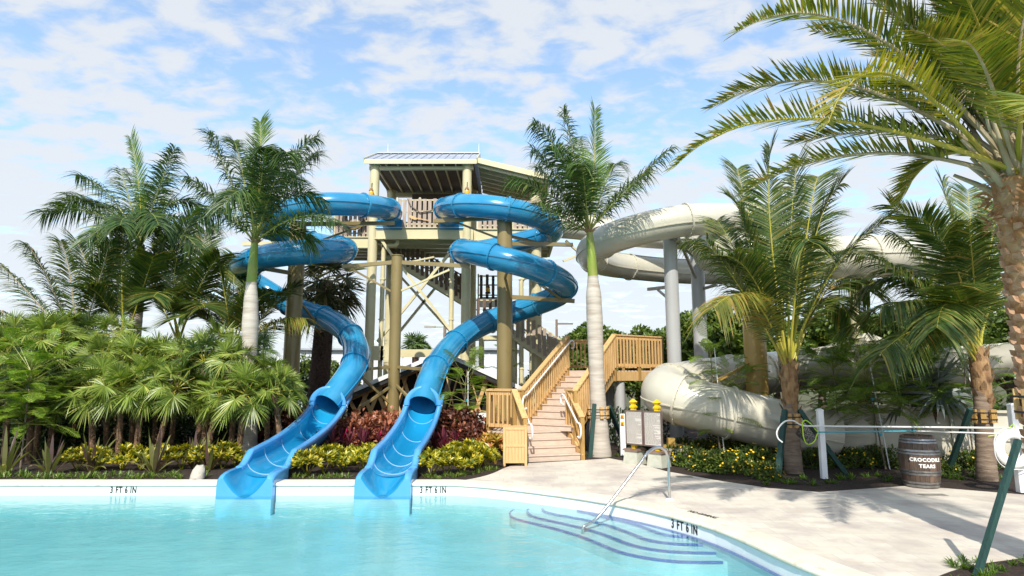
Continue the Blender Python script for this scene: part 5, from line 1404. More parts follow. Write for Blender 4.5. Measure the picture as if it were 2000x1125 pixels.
cm = coco('middle coconut palm with upright fronds, propped by green timbers in the right bed', cb, ct, [
    ((1465, 480, .2), (1440, 395, .4), 'cocostiff', 'lf_coco', .3), ((1505, 450, -.2), (1505, 290, -.3), 'cocostiff', 'lf_coco', .2), ((1545, 450, .4), (1560, 305, .8), 'cocostiff', 'lf_coco', -.5),
    ((1590, 470, .0), (1640, 360, .0), 'cocostiff', 'lf_coco', -.4), ((1580, 430, .5), (1600, 345, 1.0)), ((1620, 540, -.3), (1735, 425, -.6), 'cocostiff', 'lf_coco', -.2),
    ((1480, 560, -.5), (1420, 500, -1.0), 'cocostiff'), ((1470, 600, -.3), (1380, 470, -.5), 'coco'), ((1475, 590, -.8), (1395, 600, -1.8), 'coco', 'lf_coco_yel'),
    ((1440, 545, .5), (1350, 470, .9), 'coco'), ((1620, 560, .4), (1700, 570, .8), 'coco'), ((1560, 520, -.9), (1580, 470, -1.6), 'coco'),
    ((1470, 450, .6), (1440, 330, 1.2), 'cocostiff', 'lf_coco', .4), ((1520, 470, .9), (1530, 400, 2.2)), ((1600, 520, .8), (1690, 500, 1.8)), ((1450, 520, .9), (1400, 430, 1.9)), ((1600, 590, .3), (1660, 620, .7), 'coco'), ((1500, 520, .7), (1470, 420, 1.6)), ((1580, 480, .9), (1615, 420, 1.9), 'cocostiff')], 21, (.165, .120), sc=1.05)
collar(cm, cb.lerp(ct, .50), .15, .30)
for p, q, lab in ((G(1518, 930), P(1533, 802, Yc - .25), 'green timber prop on the left of the middle coconut palm'), (G(1655, 925), P(1562, 802, Yc - .1), 'green timber prop sloping right of the middle coconut palm'), (G(1520, 895), P(1530, 810, Yc + .3), 'green timber prop behind the middle coconut palm')):
    brace_post(V((p.x, p.y, 0)), q, lab)
cb2 = V((P(1922, 880, 12.6).x, 12.6, 0)); ct2 = P(1912, 700, 12.6)
cm2 = coco('right coconut palm behind the big date palm', cb2, ct2, [
    ((1880, 520, .0), (1840, 355, .2), 'cocostiff', 'lf_coco', .4), ((1870, 530, -.4), (1800, 425, -.8), 'cocostiff', 'lf_coco', .2), ((1830, 590, -.2), (1700, 500, -.3), 'coco'),
    ((1860, 510, .4), (1740, 400, .9), 'cocostiff', 'lf_coco', .3), ((1810, 620, .3), (1650, 640, .8), 'coco'), ((1830, 640, -.7), (1720, 690, -1.6), 'coco'), ((1900, 520, -.6), (1890, 430, -1.4), 'coco'),
    ((1930, 520, .5), (1950, 400, .9)), ((1900, 500, .8), (1890, 370, 1.7), 'cocostiff', 'lf_coco', .5), ((1850, 560, 1.0), (1760, 520, 2.2)), ((1960, 560, .3), (2060, 520, .6), 'coco'), ((1860, 600, -.9), (1830, 640, -2.0), 'coco'), ((1840, 545, .6), (1745, 455, 1.2), 'coco'), ((1820, 600, -.4), (1720, 600, -.8), 'coco'), ((1860, 640, .6), (1780, 680, 1.3), 'coco'), ((1880, 600, -.9), (1860, 560, -1.8), 'cocostiff'), ((1800, 560, .2), (1690, 560, .5), 'coco')], 22, (.16, .125), sc=1.05)
collar(cm2, cb2.lerp(ct2, .52), .18, .26, m='pine_post')
for p, q, lab in ((G(1848, 925), P(1895, 800, 12.4), 'green timber prop crossing behind the ring buoy'),):
    brace_post(V((p.x, p.y, 0)), q, lab, .09)

# background palms on the left
bgl = [((150, 690, 18.6), [((100, 560, -.2), (55, 480, -.4)), ((80, 600, .0), (-10, 510, .2)), ((140, 560, .4), (118, 470, .6)), ((190, 560, -.4), (215, 470, -.6)), ((60, 640, .5), (-40, 590, .8)), ((200, 600, .5), (270, 560, .9)), ((110, 620, -.6), (50, 640, -1.4))], 'coconut palm at the far left edge behind the fan palms'),
       ((245, 660, 18.9), [((238, 540, -.3), (242, 430, -.4)), ((190, 560, .2), (150, 470, .3)), ((280, 560, -.5), (300, 500, -1.2)), ((290, 540, .3), (320, 460, .6)), ((205, 590, -.5), (165, 560, -1.2)), ((230, 560, .6), (215, 470, 1.2))], 'coconut palm second from the left behind the fan palms'),
       ((350, 660, 18.8), [((340, 540, -.2), (372, 430, -.3)), ((300, 560, .2), (262, 480, .3)), ((390, 560, -.4), (430, 500, -.8)), ((325, 580, -.6), (300, 580, -1.5)), ((385, 540, .5), (400, 450, .9)), ((380, 600, -.6), (400, 600, -1.4)), ((330, 545, .7), (325, 460, 1.4))], 'coconut palm third from the left behind the fan palms'),
       ((455, 690, 18.4), [((440, 580, -.2), (425, 510, -.3)), ((420, 600, .3), (365, 560, .4)), ((480, 580, .3), (520, 520, .6)), ((490, 600, -.5), (545, 570, -1.1)), ((530, 600, .0), (575, 560, .1)), ((455, 590, .7), (460, 500, 1.3)), ((400, 620, -.5), (350, 620, -1.2)), ((520, 640, -.6), (590, 620, -1.0), 'coco', 'lf_coco_yel')], 'coconut palm behind the left royal palm trunk')]
for k, ((px, py, Y), fr_, lab) in enumerate(bgl):
    t = P(px, py, Y); coco(lab, V((t.x, Y, 0)), t, fr_, 30 + k, (.2, .16), rm='rachis_yel' if k else 'rachis_tan', sty='cocostiff' if k != 0 else 'coco', sc=1.15, husk=False)
# tall royal palm in the left background
t = P(276, 478, 19.4); root = thing('royal_palm', 'tall royal palm in the far left background with a pale upright spear leaf', 'palm tree', (t.x, 19.4, 0), 'royal palms')
ringed_trunk(root, V((t.x, 19.4, -.05)), P(273, 545, 19.4), [.26, .2, .19, .17], MAT['trunk_royal'], rings=30, ringh=.003)
ringed_trunk(root, P(273, 546, 19.4), t, [.15, .14, .1], MAT['shaft'], 'crownshaft')
for i, (v, e) in enumerate([((180, 415, -.2), (85, 415, -.3)), ((215, 385, .2), (150, 340, .4)), ((310, 370, -.3), (342, 290, -.4)), ((325, 430, .3), (425, 440, .3)), ((330, 445, -.7), (400, 500, -1.2)), ((225, 440, -.7), (170, 470, -1.6)), ((250, 380, .7), (235, 330, 1.4)), ((300, 385, .8), (335, 340, 1.8)), ((290, 420, -1.0), (310, 440, -2.0)), ((215, 410, .8), (130, 380, 1.4)), ((330, 400, .5), (385, 400, 1.2)), ((250, 430, -1), (235, 440, -2.1)), ((200, 400, .6), (115, 400, .6))]):
    frond(root, t, P(v[0], v[1], 19.4 + v[2]), P(e[0], e[1], 19.4 + e[2]), 'royal', MAT['lf_royal'], MAT['rachis'], 700 + i, 1.15)
frond(root, t, P(272, 370, 19.4), P(255, 268, 19.4), 'cocostiff', MAT['lf_spear'], MAT['rachis_yel'], 790, .95, name='spear_leaf', twist=.9)

# ------------------------------------------------------------------ big date palm at the right edge
Yd = 6.9
dt = P(1990, 352, Yd); db = V((dt.x + .02, Yd, 0))
DP = thing('date_palm', 'big date palm leaning over the right edge with rough orange trunk', 'palm tree', db)
ringed_trunk(DP, db - UP * .05, dt, [.28, .23, .215, .21, .23, .26], MAT['husk_date'], n=26)
mb = MB(); r = random.Random(5)
for k in range(230):                                             # cut leaf bases spiralling up the trunk
    f = k / 230; a = k * 2.39996; z = .25 + f * (dt.z - .55); rad = .222 + .02 * f; d = V((cos(a), sin(a), 0)); e = V((-sin(a), cos(a), 0))
    c = db + UP * z + d * rad; w = .070 * r.uniform(.85, 1.15)
    lp = [[c - d * .05 - e * w + UP * -.05, c - d * .05 + e * w + UP * -.05, c - d * .05 + e * w * .8 + UP * .05, c - d * .05 - e * w * .8 + UP * .05],
          [c + d * .030 - e * w * .75 + UP * .005, c + d * .030 + e * w * .75 + UP * .005, c + d * .045 + e * w * .55 + UP * .065, c + d * .045 - e * w * .55 + UP * .065]]
    mb.loops(lp, True, True, True)
mb.build('leaf_scars', M('pale_cut_leaf_bases', (.36, .19, .10), (.48, .30, .19), 9, .9, bump=.6, c3=(.24, .11, .05), s3=7), DP, fixn=True)
mb = MB()
for k in range(160):                                            # ragged fibre under the crown
    a = r.uniform(0, 2 * pi); d = V((cos(a), sin(a), 0)); c = dt + UP * r.uniform(-.55, .05) + d * r.uniform(.24, .31)
    blade(mb, c, d * .8 + UP * r.uniform(-.6, .9), r.uniform(.08, .22), .05, r.uniform(0, .6), rdir(r))
mb.build('fibre', MAT['husk_date'], DP)
mb = MB()
for k in range(26):                                             # old petiole stubs
    a = 2.4 * k; d = V((cos(a), sin(a), 0)); el = .7 + .9 * k / 26; dd = d * cos(el) + UP * sin(el); L = r.uniform(.35, .9)
    p = dt + d * .2 * (1 - k / 40) + UP * (-.15 + .2 * k / 26); mb.tube([p, p + dd * L * .5, p + dd * L - UP * .03], [.05, .032, .02], 6)
mb.build('petiole_stubs', MAT['rachis_tan'], DP, smooth=60)
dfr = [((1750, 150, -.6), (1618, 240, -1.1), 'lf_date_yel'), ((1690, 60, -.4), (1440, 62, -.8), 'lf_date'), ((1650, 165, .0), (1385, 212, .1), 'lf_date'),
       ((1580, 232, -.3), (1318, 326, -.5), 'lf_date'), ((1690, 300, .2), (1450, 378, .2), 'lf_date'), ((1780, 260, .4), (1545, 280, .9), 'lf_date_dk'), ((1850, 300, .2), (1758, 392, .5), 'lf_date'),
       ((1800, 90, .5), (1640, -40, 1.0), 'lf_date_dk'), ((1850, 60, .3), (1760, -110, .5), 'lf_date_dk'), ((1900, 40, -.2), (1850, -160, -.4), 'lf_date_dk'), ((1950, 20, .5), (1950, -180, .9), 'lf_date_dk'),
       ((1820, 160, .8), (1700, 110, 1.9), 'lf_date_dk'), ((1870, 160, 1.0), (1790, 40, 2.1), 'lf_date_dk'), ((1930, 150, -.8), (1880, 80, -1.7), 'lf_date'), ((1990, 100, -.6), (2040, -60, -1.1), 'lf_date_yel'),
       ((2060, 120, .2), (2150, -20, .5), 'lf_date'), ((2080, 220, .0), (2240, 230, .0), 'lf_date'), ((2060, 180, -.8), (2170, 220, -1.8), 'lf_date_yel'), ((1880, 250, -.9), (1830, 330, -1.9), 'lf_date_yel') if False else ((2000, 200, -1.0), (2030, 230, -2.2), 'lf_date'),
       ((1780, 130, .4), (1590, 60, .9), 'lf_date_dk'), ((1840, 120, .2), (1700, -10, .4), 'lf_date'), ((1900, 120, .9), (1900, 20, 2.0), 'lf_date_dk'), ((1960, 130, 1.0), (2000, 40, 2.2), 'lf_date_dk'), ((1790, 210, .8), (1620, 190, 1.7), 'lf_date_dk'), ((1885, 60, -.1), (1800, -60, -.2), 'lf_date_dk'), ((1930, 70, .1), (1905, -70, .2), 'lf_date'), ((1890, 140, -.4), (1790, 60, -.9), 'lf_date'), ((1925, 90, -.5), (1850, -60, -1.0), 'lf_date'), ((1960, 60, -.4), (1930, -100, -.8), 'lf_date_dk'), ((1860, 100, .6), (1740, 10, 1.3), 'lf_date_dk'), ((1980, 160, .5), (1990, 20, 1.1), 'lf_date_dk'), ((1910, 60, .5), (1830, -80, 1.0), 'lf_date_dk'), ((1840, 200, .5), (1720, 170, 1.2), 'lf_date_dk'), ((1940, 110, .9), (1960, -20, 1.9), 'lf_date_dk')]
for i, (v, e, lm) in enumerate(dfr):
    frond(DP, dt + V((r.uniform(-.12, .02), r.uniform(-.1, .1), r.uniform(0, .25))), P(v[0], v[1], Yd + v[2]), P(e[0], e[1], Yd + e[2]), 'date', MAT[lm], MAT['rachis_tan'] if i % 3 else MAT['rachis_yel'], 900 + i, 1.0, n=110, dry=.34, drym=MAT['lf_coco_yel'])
mb = MB()
for (px, py) in ((1955, 85), (1910, 165)):                      # dry fruit stalks
    c = P(px, py, Yd - .45); mb.tube([dt + UP * .1, (dt + c) / 2 + V((-.1, 0, .05)), c], [.022, .018, .012], 6)
    for k in range(40):
        d = rdir(r); L = r.uniform(.10, .26); mb.tube([c, c + d * L * .6, c + d * L - UP * .04], [.005, .004, .003], 4)
mb.build('fruit_stalk', MAT['rachis_tan'], DP)
g0 = G(1903, 1128); brace_post(V((g0.x, g0.y, 0)), P(1988, 862, Yd - .25), 'long green timber prop in the right foreground holding the date palm', .056)
g0 = V((db.x + .25, db.y - 1.2, 0)); brace_post(g0, V((db.x + .1, db.y - .3, 1.75)), 'green timber prop at the right edge of the frame on the date palm', .105)
collar(DP, db + UP * 1.72, .245, .34)

# ------------------------------------------------------------------ fan palms
def fan_leaf(mb, hub, axis, nor, Rr, seg, r, spread=2.55, droop=.12):
    axis = axis.normalized(); side = axis.cross(nor).normalized(); nor = side.cross(axis).normalized()
    for i in range(seg):
        th = -spread + 2 * spread * (i + .5) / seg + r.uniform(-.02, .02)
        d = axis * cos(th) + side * sin(th) + nor * (.22 + r.uniform(-.05, .05)); d = d.normalized()
        L = Rr * (1 - .16 * abs(th) / spread) * r.uniform(.9, 1.06); wv = (side * cos(th) - axis * sin(th))
        blade(mb, hub, d, L, 1.9 * spread / seg * Rr * .52, droop * r.uniform(.3, 1.6), wv, 3, .52, r.choice((-.5, .5)))
def fan_crown(seed, n, Rr, pet, low=-.7, seg=36):
    r = random.Random(seed); mb = MB()
    for i in range(n):
        f = (i + .5) / n; el = 1.45 - (1.45 - low) * f ** .85; az = i * 2.39996 + r.uniform(-.25, .25)
        h = V((cos(az), sin(az), 0)); d = h * cos(el) + UP * sin(el); L = pet * r.uniform(.75, 1.2)
        hub = d * L - UP * (.10 * L * (1 - sin(el)) ); mb.mi = 1
        mb.tube([V((0, 0, 0)), d * L * .55 + UP * .02, hub], [.014, .010, .007], 5); mb.mi = 0
        bd = .15 + 1.25 * f ** .8; ax = (d - UP * bd + rdir(r) * .25).normalized(); nor = (UP * (1.1 - f) + h * (.5 + f) + rdir(r) * .45)
        fan_leaf(mb, hub, ax, nor, Rr * r.uniform(.82, 1.12), seg, r, spread=r.uniform(2.1, 2.75), droop=.05 + .35 * f)
    return mb
FC = []
for k in range(5):
    o = fan_crown(100 + k, 19 + k % 3, .50 + .02 * (k % 2), .50, -.8 + .1 * k).build('crown', [MAT['lf_fan'] if k != 3 else MAT['lf_fan2'], MAT['rachis_yel']], None)
    C.objects.unlink(o); FC.append(o)
r = random.Random(77)
def fan_palm(px, py, Y, lean=None, s=1.0, lab='small fan palm with fibrous trunk massed in the left bed', grp='fan palms massed in the left bed', k=None):
    s *= r.uniform(.78, 1.02); t = P(px, py + r.uniform(-14, 14), Y); lx = r.uniform(-.25, .25) if lean is None else lean
    base = V((t.x - lx, Y + r.uniform(-.1, .1), 0))
    root = thing('fan_palm', lab, 'fan palm', base, grp)
    m = base.lerp(t, .5) + V((lx * -.12, 0, 0)); mb = MB()
    pts = bez(base - UP * .05, m, t, 14); mb.tube(pts, [.066 + .010 * (i % 2) - .012 * i / 14 for i in range(15)], 10)
    for i in range(90):
        f = r.random(); p = pts[min(13, int(f * 14))]; a = r.uniform(0, 2 * pi); d = V((cos(a), sin(a), 0))
        blade(mb, p + d * .055 + UP * r.uniform(-.06, .06), d * .6 + UP * r.uniform(.2, 1), r.uniform(.05, .13), .035, .1, None, 2)
    mb.build('trunk', MAT['trunk_fan'], root)
    c = FC[(k if k is not None else r.randrange(5))].copy(); C.objects.link(c); c.parent = root; c.location = t - base; c.rotation_euler = (r.uniform(-.15, .15), r.uniform(-.15, .15), r.uniform(0, 6.28)); c.scale = (s, s, s)
    c.name = 'crown'
    return root
for (px, py, Y, ln, s) in [(18, 700, 15.5, None, 1.0), (95, 672, 15.9, .05, 1.15), (60, 735, 15.0, None, .95), (182, 752, 14.9, -.12, 1.0), (150, 700, 16.6, None, 1.0), (205, 702, 16.0, None, 1.0), (238, 762, 14.8, 0, 1.0), (262, 712, 15.8, None, 1.0), (283, 752, 15.0, .05, .95), (345, 758, 15.0, .42, 1.0),
                           (310, 690, 16.4, None, 1.0), (355, 690, 16.0, .1, .95), (398, 718, 15.6, None, 1.0), (425, 690, 16.3, None, 1.0), (430, 775, 14.9, None, 1.0), (462, 720, 15.4, None, 1.0), (482, 775, 14.8, .1, 1.0), (520, 735, 15.6, None, 1.05), (535, 770, 15.1, None, .95), (-40, 680, 15.8, None, 1.1), (25, 652, 16.8, None, 1.0), (125, 640, 17.0, None, 1.0), (555, 760, 16.2, None, .85), (395, 770, 15.6, None, .9), (108, 790, 15.4, None, .85), (500, 700, 16.4, None, .9), (230, 660, 17.2, None, 1.0), (170, 655, 17.4, None, 1.0)]:
    fan_palm(px, py, Y, ln, s)
# old shaggy fan palm behind the left slide
t = P(640, 555, 22.8); root = thing('shaggy_fan_palm', 'old fan palm with thick dark shaggy trunk behind the left slide', 'palm tree', (P(618, 780, 22.8).x, 22.8, 0))
b = V((P(618, 780, 22.8).x, 22.8, 0))
mb = MB(); mb.tube([b.lerp(t, i / 8) for i in range(9)], [.42, .40, .38, .37, .36, .35, .34, .30, .25], 14)
for i in range(700):
    f = r.random() ** .8; p = b.lerp(t, f); a = r.uniform(0, 2 * pi); d = V((cos(a), sin(a), 0)); blade(mb, p + d * .36, d * .7 + UP * r.uniform(-.3, .9), r.uniform(.08, .22), .06, .2, None, 2)
mb.build('trunk', MAT['trunk_dark'], root)
mb = fan_crown(150, 34, .85, .85, -1.15, 30); o = mb.build('crown', [MAT['lf_sabal'], MAT['rachis_tan']], None); o.parent = root; o.location = t - b
# distant round fan palm top and silver fan palm
t = P(812, 678, 36); root = thing('cabbage_palm', 'distant round topped fan palm seen between the tower legs', 'palm tree', (t.x, 36, 0)); mb = MB(); mb.cyl((t.x, 36, 0), (t.x, 36, t.z), .2, n=10); mb.build('trunk', MAT['trunk_dark'], root)
o = fan_crown(160, 22, .62, .5, -.2, 18).build('crown', [MAT['lf_fan2'], MAT['rachis']], None); o.parent = root; o.location = V((0, 0, t.z))
t = P(1822, 790, 14.6); root = thing('silver_fan_palm', 'silver blue fan palm low behind the barrel', 'fan palm', (t.x, 14.6, 0)); mb = MB(); mb.cyl((t.x, 14.6, 0), (t.x, 14.6, t.z), .1, n=10); mb.build('trunk', MAT['trunk_fan'], root)
o = fan_crown(161, 12, .85, .55, .0, 24).build('crown', [MAT['lf_silver'], MAT['rachis_tan']], None); o.parent = root; o.location = V((0, 0, t.z))
# ------------------------------------------------------------------ shrubs and bedding
def proto(mb, name, mats, lab, cat, grp):
    o = mb.build(name, mats, None); C.objects.unlink(o); tag(o, lab, cat, grp); return o
used = {}
def put(pr, loc, s=1.0, rz=None, label=None):
    c = pr.copy(); C.objects.link(c); c.location = loc; c.rotation_euler = (0, 0, r.uniform(0, 6.28) if rz is None else rz); c.scale = (s, s, s) if not isinstance(s, tuple) else s
    if label: c['label'] = label
    return c
def gp_(px, py, z=-.012): p = G(px, py, 0); return V((p.x, p.y, z))
r = random.Random(99)

def croton(seed, n=46, w=.26, h=.42, L=.13):
    q = random.Random(seed); mb = MB()
    for i in range(n):
        d = rdir(q, -.05, 1); c = V((d.x * w, d.y * w, .10 + h * (.25 + .75 * d.z) * q.uniform(.75, 1)))
        up = (d + UP * .9).normalized()
        for k in range(10):
            a = 2.4 * k; s, u = perp(up); dd = up * q.uniform(.35, 1.2) + (s * cos(a) + u * sin(a)); card(mb, c + up * (.006 * k), dd, up, L * q.uniform(.7, 1.15), L * .34)
    for i in range(7):
        a = q.uniform(0, 6.28); mb.tube([V((0, 0, -.02)), V((w * .6 * cos(a), w * .6 * sin(a), h * .6))], [.012, .006], 4)
    return mb
CR = [proto(croton(k), 'croton_shrub', MAT['lf_croton'], 'rounded yellow and green croton shrub', 'croton', 'yellow crotons edging the beds') for k in range(3)]
cl = [(150, 918, 'far left'), (192, 918, ''), (238, 916, ''), (276, 917, ''), (318, 915, ''), (355, 915, ''), (395, 915, ''), (435, 914, ''), (462, 912, '')]
for i, (px, py, _) in enumerate(cl):
    put(CR[i % 3], gp_(px, py), r.uniform(.85, 1.02), label='yellow and green croton shrub in the low row left of both slides')
for i, (px, py, s) in enumerate(((600, 929, 1.0), (632, 924, 1.0), (668, 920, .95), (708, 922, 1.0), (728, 910, .9), (650, 912, .9), (690, 908, .8))):
    put(CR[i % 3], gp_(px, py), s, label='yellow and green croton shrub in the bed between the two slides')
for i, (px, py, s) in enumerate(((843, 929, .95), (872, 926, 1.0), (902, 924, 1.0), (932, 918, 1.0), (918, 908, 1.0), (888, 908, .95), (953, 914, .85))):
    put(CR[i % 3], gp_(px, py), s, label='yellow and green croton shrub right of the right slide exit')
CO = proto(croton(9, 34, .26, .5, .17), 'croton_shrub', MAT['lf_croton_or'], 'orange and yellow croton shrub beside the teak bin', 'croton', None)
put(CO, gp_(968, 905), 1.05); put(CO, gp_(948, 893), .9, label='orange and yellow croton shrub left of the stair landing')

def cordyline(seed, stems=4, L=.42, h=.35, w=.058, n=15):
    q = random.Random(seed); mb = MB()
    for s in range(stems):
        a0 = q.uniform(0, 6.28); top = V((.2 * cos(a0), .2 * sin(a0), h * q.uniform(.6, 1.1))); mb.tube([V((top.x * .4, top.y * .4, -.02)), top], [.014, .012], 5)
        for k in range(n):
            a = 2.4 * k; el = .45 + 1.0 * k / n + q.uniform(-.15, .15); d = V((cos(a) * cos(el), sin(a) * cos(el), sin(el)))
            blade(mb, top + UP * (.10 * k / n - .05), d, L * q.uniform(.75, 1.1), w, .28 * (1 - k / n), None, 4, .5)
    return mb
CD = [proto(cordyline(k), 'cordyline', MAT['lf_ti'], 'dark red cordyline with pink young leaves', 'cordyline', 'red cordylines') for k in range(2)]
for i, (px, py, s) in enumerate(((640, 893, 1.0), (668, 884, 1.0), (696, 890, 1.0), (724, 884, 1.0), (752, 880, .95), (655, 872, .9), (710, 872, .9), (740, 868, .9))):
    put(CD[i % 2], gp_(px, py), s, label='dark red cordyline with pink young leaves between the two slides')
for i, (px, py, s) in enumerate(((862, 893, 1.0), (890, 887, 1.0))):
    put(CD[i % 2], gp_(px, py), s, label='dark red cordyline with pink young leaves right of the right slide')
for i, (px, py, s) in enumerate(((498, 885, .9), (520, 878, .95), (545, 876, .9), (470, 880, .8), (330, 878, .8), (300, 876, .8))):
    put(CD[i % 2], gp_(px, py), s, label='shaded red cordyline under the fan palms left of the left slide')

def crinum(seed, n=17, L=.86, w=.066):
    q = random.Random(seed); mb = MB()
    for k in range(n):
        a = 2.4 * k; el = .75 + .8 * k / n + q.uniform(-.1, .1); d = V((cos(a) * cos(el), sin(a) * cos(el), sin(el)))
        blade(mb, V((.03 * cos(a), .03 * sin(a), -.02)), d, L * q.uniform(.7, 1.1), w, .42 * (1 - k / n) + .1, None, 6, .4)
    return mb
CN = [proto(crinum(k), 'crinum_lily', MAT['lf_crinum'], 'purple and green strap leaved lily', 'lily', 'strap leaved lilies along the left bed') for k in range(3)]
for i, (px, py, lab) in enumerate(((8, 926, 'strap leaved lily at the far left edge of the bed'), (96, 926, 'strap leaved purple lily second from the left along the bed'), (178, 920, 'strap leaved purple lily third from the left along the bed'), (300, 923, 'green strap leaved lily leaning right in the middle of the left bed'), (378, 912, 'strap leaved lily behind the pale boulder'), (408, 917, 'purple strap leaved lily just left of the left slide exit'))):
    put(CN[i % 3], gp_(px, py), r.uniform(1.3, 1.5), label=lab)

def tuft(seed, n=34, L=.24, w=.020):
    q = random.Random(seed); mb = MB()
    for k in range(n):
        a = q.uniform(0, 6.28); el = q.uniform(.35, 1.4); d = V((cos(a) * cos(el), sin(a) * cos(el), sin(el))); blade(mb, V((q.uniform(-.05, .05), q.uniform(-.05, .05), -.01)), d, L * q.uniform(.6, 1.1), w, .35, None, 3, .4)
    return mb
TU = [proto(tuft(k), 'edging_tuft', MAT['lf_tuft'], 'small variegated tuft at the front edge of the bed', 'tuft', 'variegated tufts edging the beds') for k in range(3)]
TG = [proto(tuft(k + 9, 30, .24, .022), 'edging_tuft', MAT['lf_feather_dk'], 'small green tuft', 'tuft', 'green tufts edging the right bed') for k in range(2)]
for i in range(24):
    px = 6 + i * 17.2 + r.uniform(-6, 6)
    if 356 < px < 392: continue
    put(TU[i % 3], gp_(px, r.choice((934, 932, 929))), r.uniform(.9, 1.25), label='small variegated tuft at the front edge of the left bed')
for i in range(8):
    put(TU[i % 3], gp_(578 + i * 15 + r.uniform(-4, 4), r.choice((935, 932))), r.uniform(.75, 1.0), label='small variegated tuft in front of the crotons between the slides')
for i in range(16):
    f = i / 15; put(TU[i % 3], gp_(832 + 136 * f, 936 - 20 * f ** 2 - r.uniform(0, 6)), r.uniform(.6, .9), label='small variegated tuft in front of the crotons right of the slides')
for i in range(26):
    px = 1480 + i * 19 + r.uniform(-8, 8); py = 938 + (6 if px < 1640 else 0) + r.uniform(-10, 4)
    if 1760 < px < 1845: py = 930
    put(TG[i % 2], gp_(px, py), r.uniform(.7, 1.1), label='small green tuft at the front edge of the right bed')
for i in range(7): put(TG[i % 2], gp_(1140 + i * 13, 892 - r.uniform(0, 8)), r.uniform(.5, .8), label='small green tuft at the foot of the right royal palm')
for i in range(38):
    p = gp_(r.uniform(1860, 2120), r.uniform(1098, 1150), .012); put(TG[i % 2], p, r.uniform(.45, .75), label='small green tuft in the near right corner under the long prop')

def dome(seed, n, w, h, L, ww, low=-.1, clump=9):
    q = random.Random(seed); mb = MB(); cs = [(rdir(q, low, 1), q.uniform(.72, 1.0)) for _ in range(clump)]
    for i in range(n):
        if q.random() < .75:
            cd, cr_ = q.choice(cs); d = (cd * 1.0 + rdir(q) * .55).normalized(); f = cr_ * q.uniform(.82, 1.08)
        else: d = rdir(q, low, 1); f = q.uniform(.4, .9)
        c = V((d.x * w * f, d.y * w * f, h * (.12 + .88 * max(0, d.z) * f)))
        card(mb, c, (d + rdir(q) * .8), (d + UP * .8), L * q.uniform(.6, 1.2), ww * q.uniform(.8, 1.2))
    for i in range(8):
        a = q.uniform(0, 6.28); mb.tube([V((0, 0, -.02)), V((w * .55 * cos(a), w * .55 * sin(a), h * .55))], [.016, .006], 4)
    return mb
CP1 = proto(dome(1, 1500, .62, .78, .11, .075, clump=16), 'copperleaf_shrub', MAT['lf_copper'], 'salmon red copperleaf shrub', 'copperleaf', 'copperleaf shrubs')
CP2 = proto(dome(2, 1500, .62, .85, .10, .07, clump=14), 'copperleaf_shrub', MAT['lf_copper_dk'], 'dark red copperleaf shrub', 'copperleaf', 'copperleaf shrubs')
for px, py, s, lab in ((708, 17.6, 1.35, 'salmon copperleaf shrub left of the short olive pole'), (752, 17.9, 1.4, 'salmon copperleaf shrub in front of the short olive pole')):
    p = P(px, 800, py); put(CP1, V((p.x, py, 0)), s, label=lab)
for px, py, s, lab in ((905, 17.0, 1.4, 'dark copperleaf shrub between right slide and stair landing'), (872, 17.6, 1.3, 'dark copperleaf shrub close beside the right slide run-out'), (560, 17.4, 1.3, 'dark copperleaf shrub left of the left slide run-out'), (592, 17.9, 1.2, 'dark copperleaf shrub behind the left slide run-out'), (932, 16.4, 1.0, 'small dark copperleaf shrub by the landing post')):
    p = P(px, 800, py); put(CP2, V((p.x, py, 0)), s, label=lab)

def daisy(seed, n=1000, w=.5, h=.55, fl=28):
    mb = dome(seed, n, w, h, .10, .045, clump=12); q = random.Random(seed + 5); mb.mi = 1
    for i in range(fl):
        d = rdir(q, .1, 1); c = V((d.x * w * 1.05, d.y * w * 1.05, h * (.14 + .92 * d.z))); nn = (d + UP * .6 + V((0, -.5, 0))).normalized(); s, u = perp(nn)
        for k in range(5):
            a = 2 * pi * k / 5; card(mb, c, s * cos(a) + u * sin(a) + nn * .2, nn, .032, .026)
    return mb
DA = [proto(daisy(k, fl=12 + 13 * k), 'daisy_bush', [MAT['lf_bush'], MAT['petal']], 'green bush dotted with yellow flowers', 'flower bush', 'yellow flowered bushes in the right bed') for k in range(3)]
for i, (px, py, s) in enumerate(((1312, 905, .9), (1345, 908, .95), (1378, 918, .9), (1410, 920, 1.0), (1440, 924, .95), (1475, 920, 1.1), (1460, 900, 1.0), (1500, 905, 1.0), (1420, 896, 1.0), (1370, 892, .95), (1330, 886, .9), (1500, 934, .7), (1590, 912, .9), (1632, 906, .9), (1670, 912, .9), (1705, 906, .9), (1738, 912, .9), (1870, 910, .85), (1900, 918, .9), (1940, 915, .9), (1560, 895, .9), (1850, 925, .6))):
    put(DA[i % 3], gp_(px, py), s * .92, label='low green bush dotted with yellow flowers in the right bed')
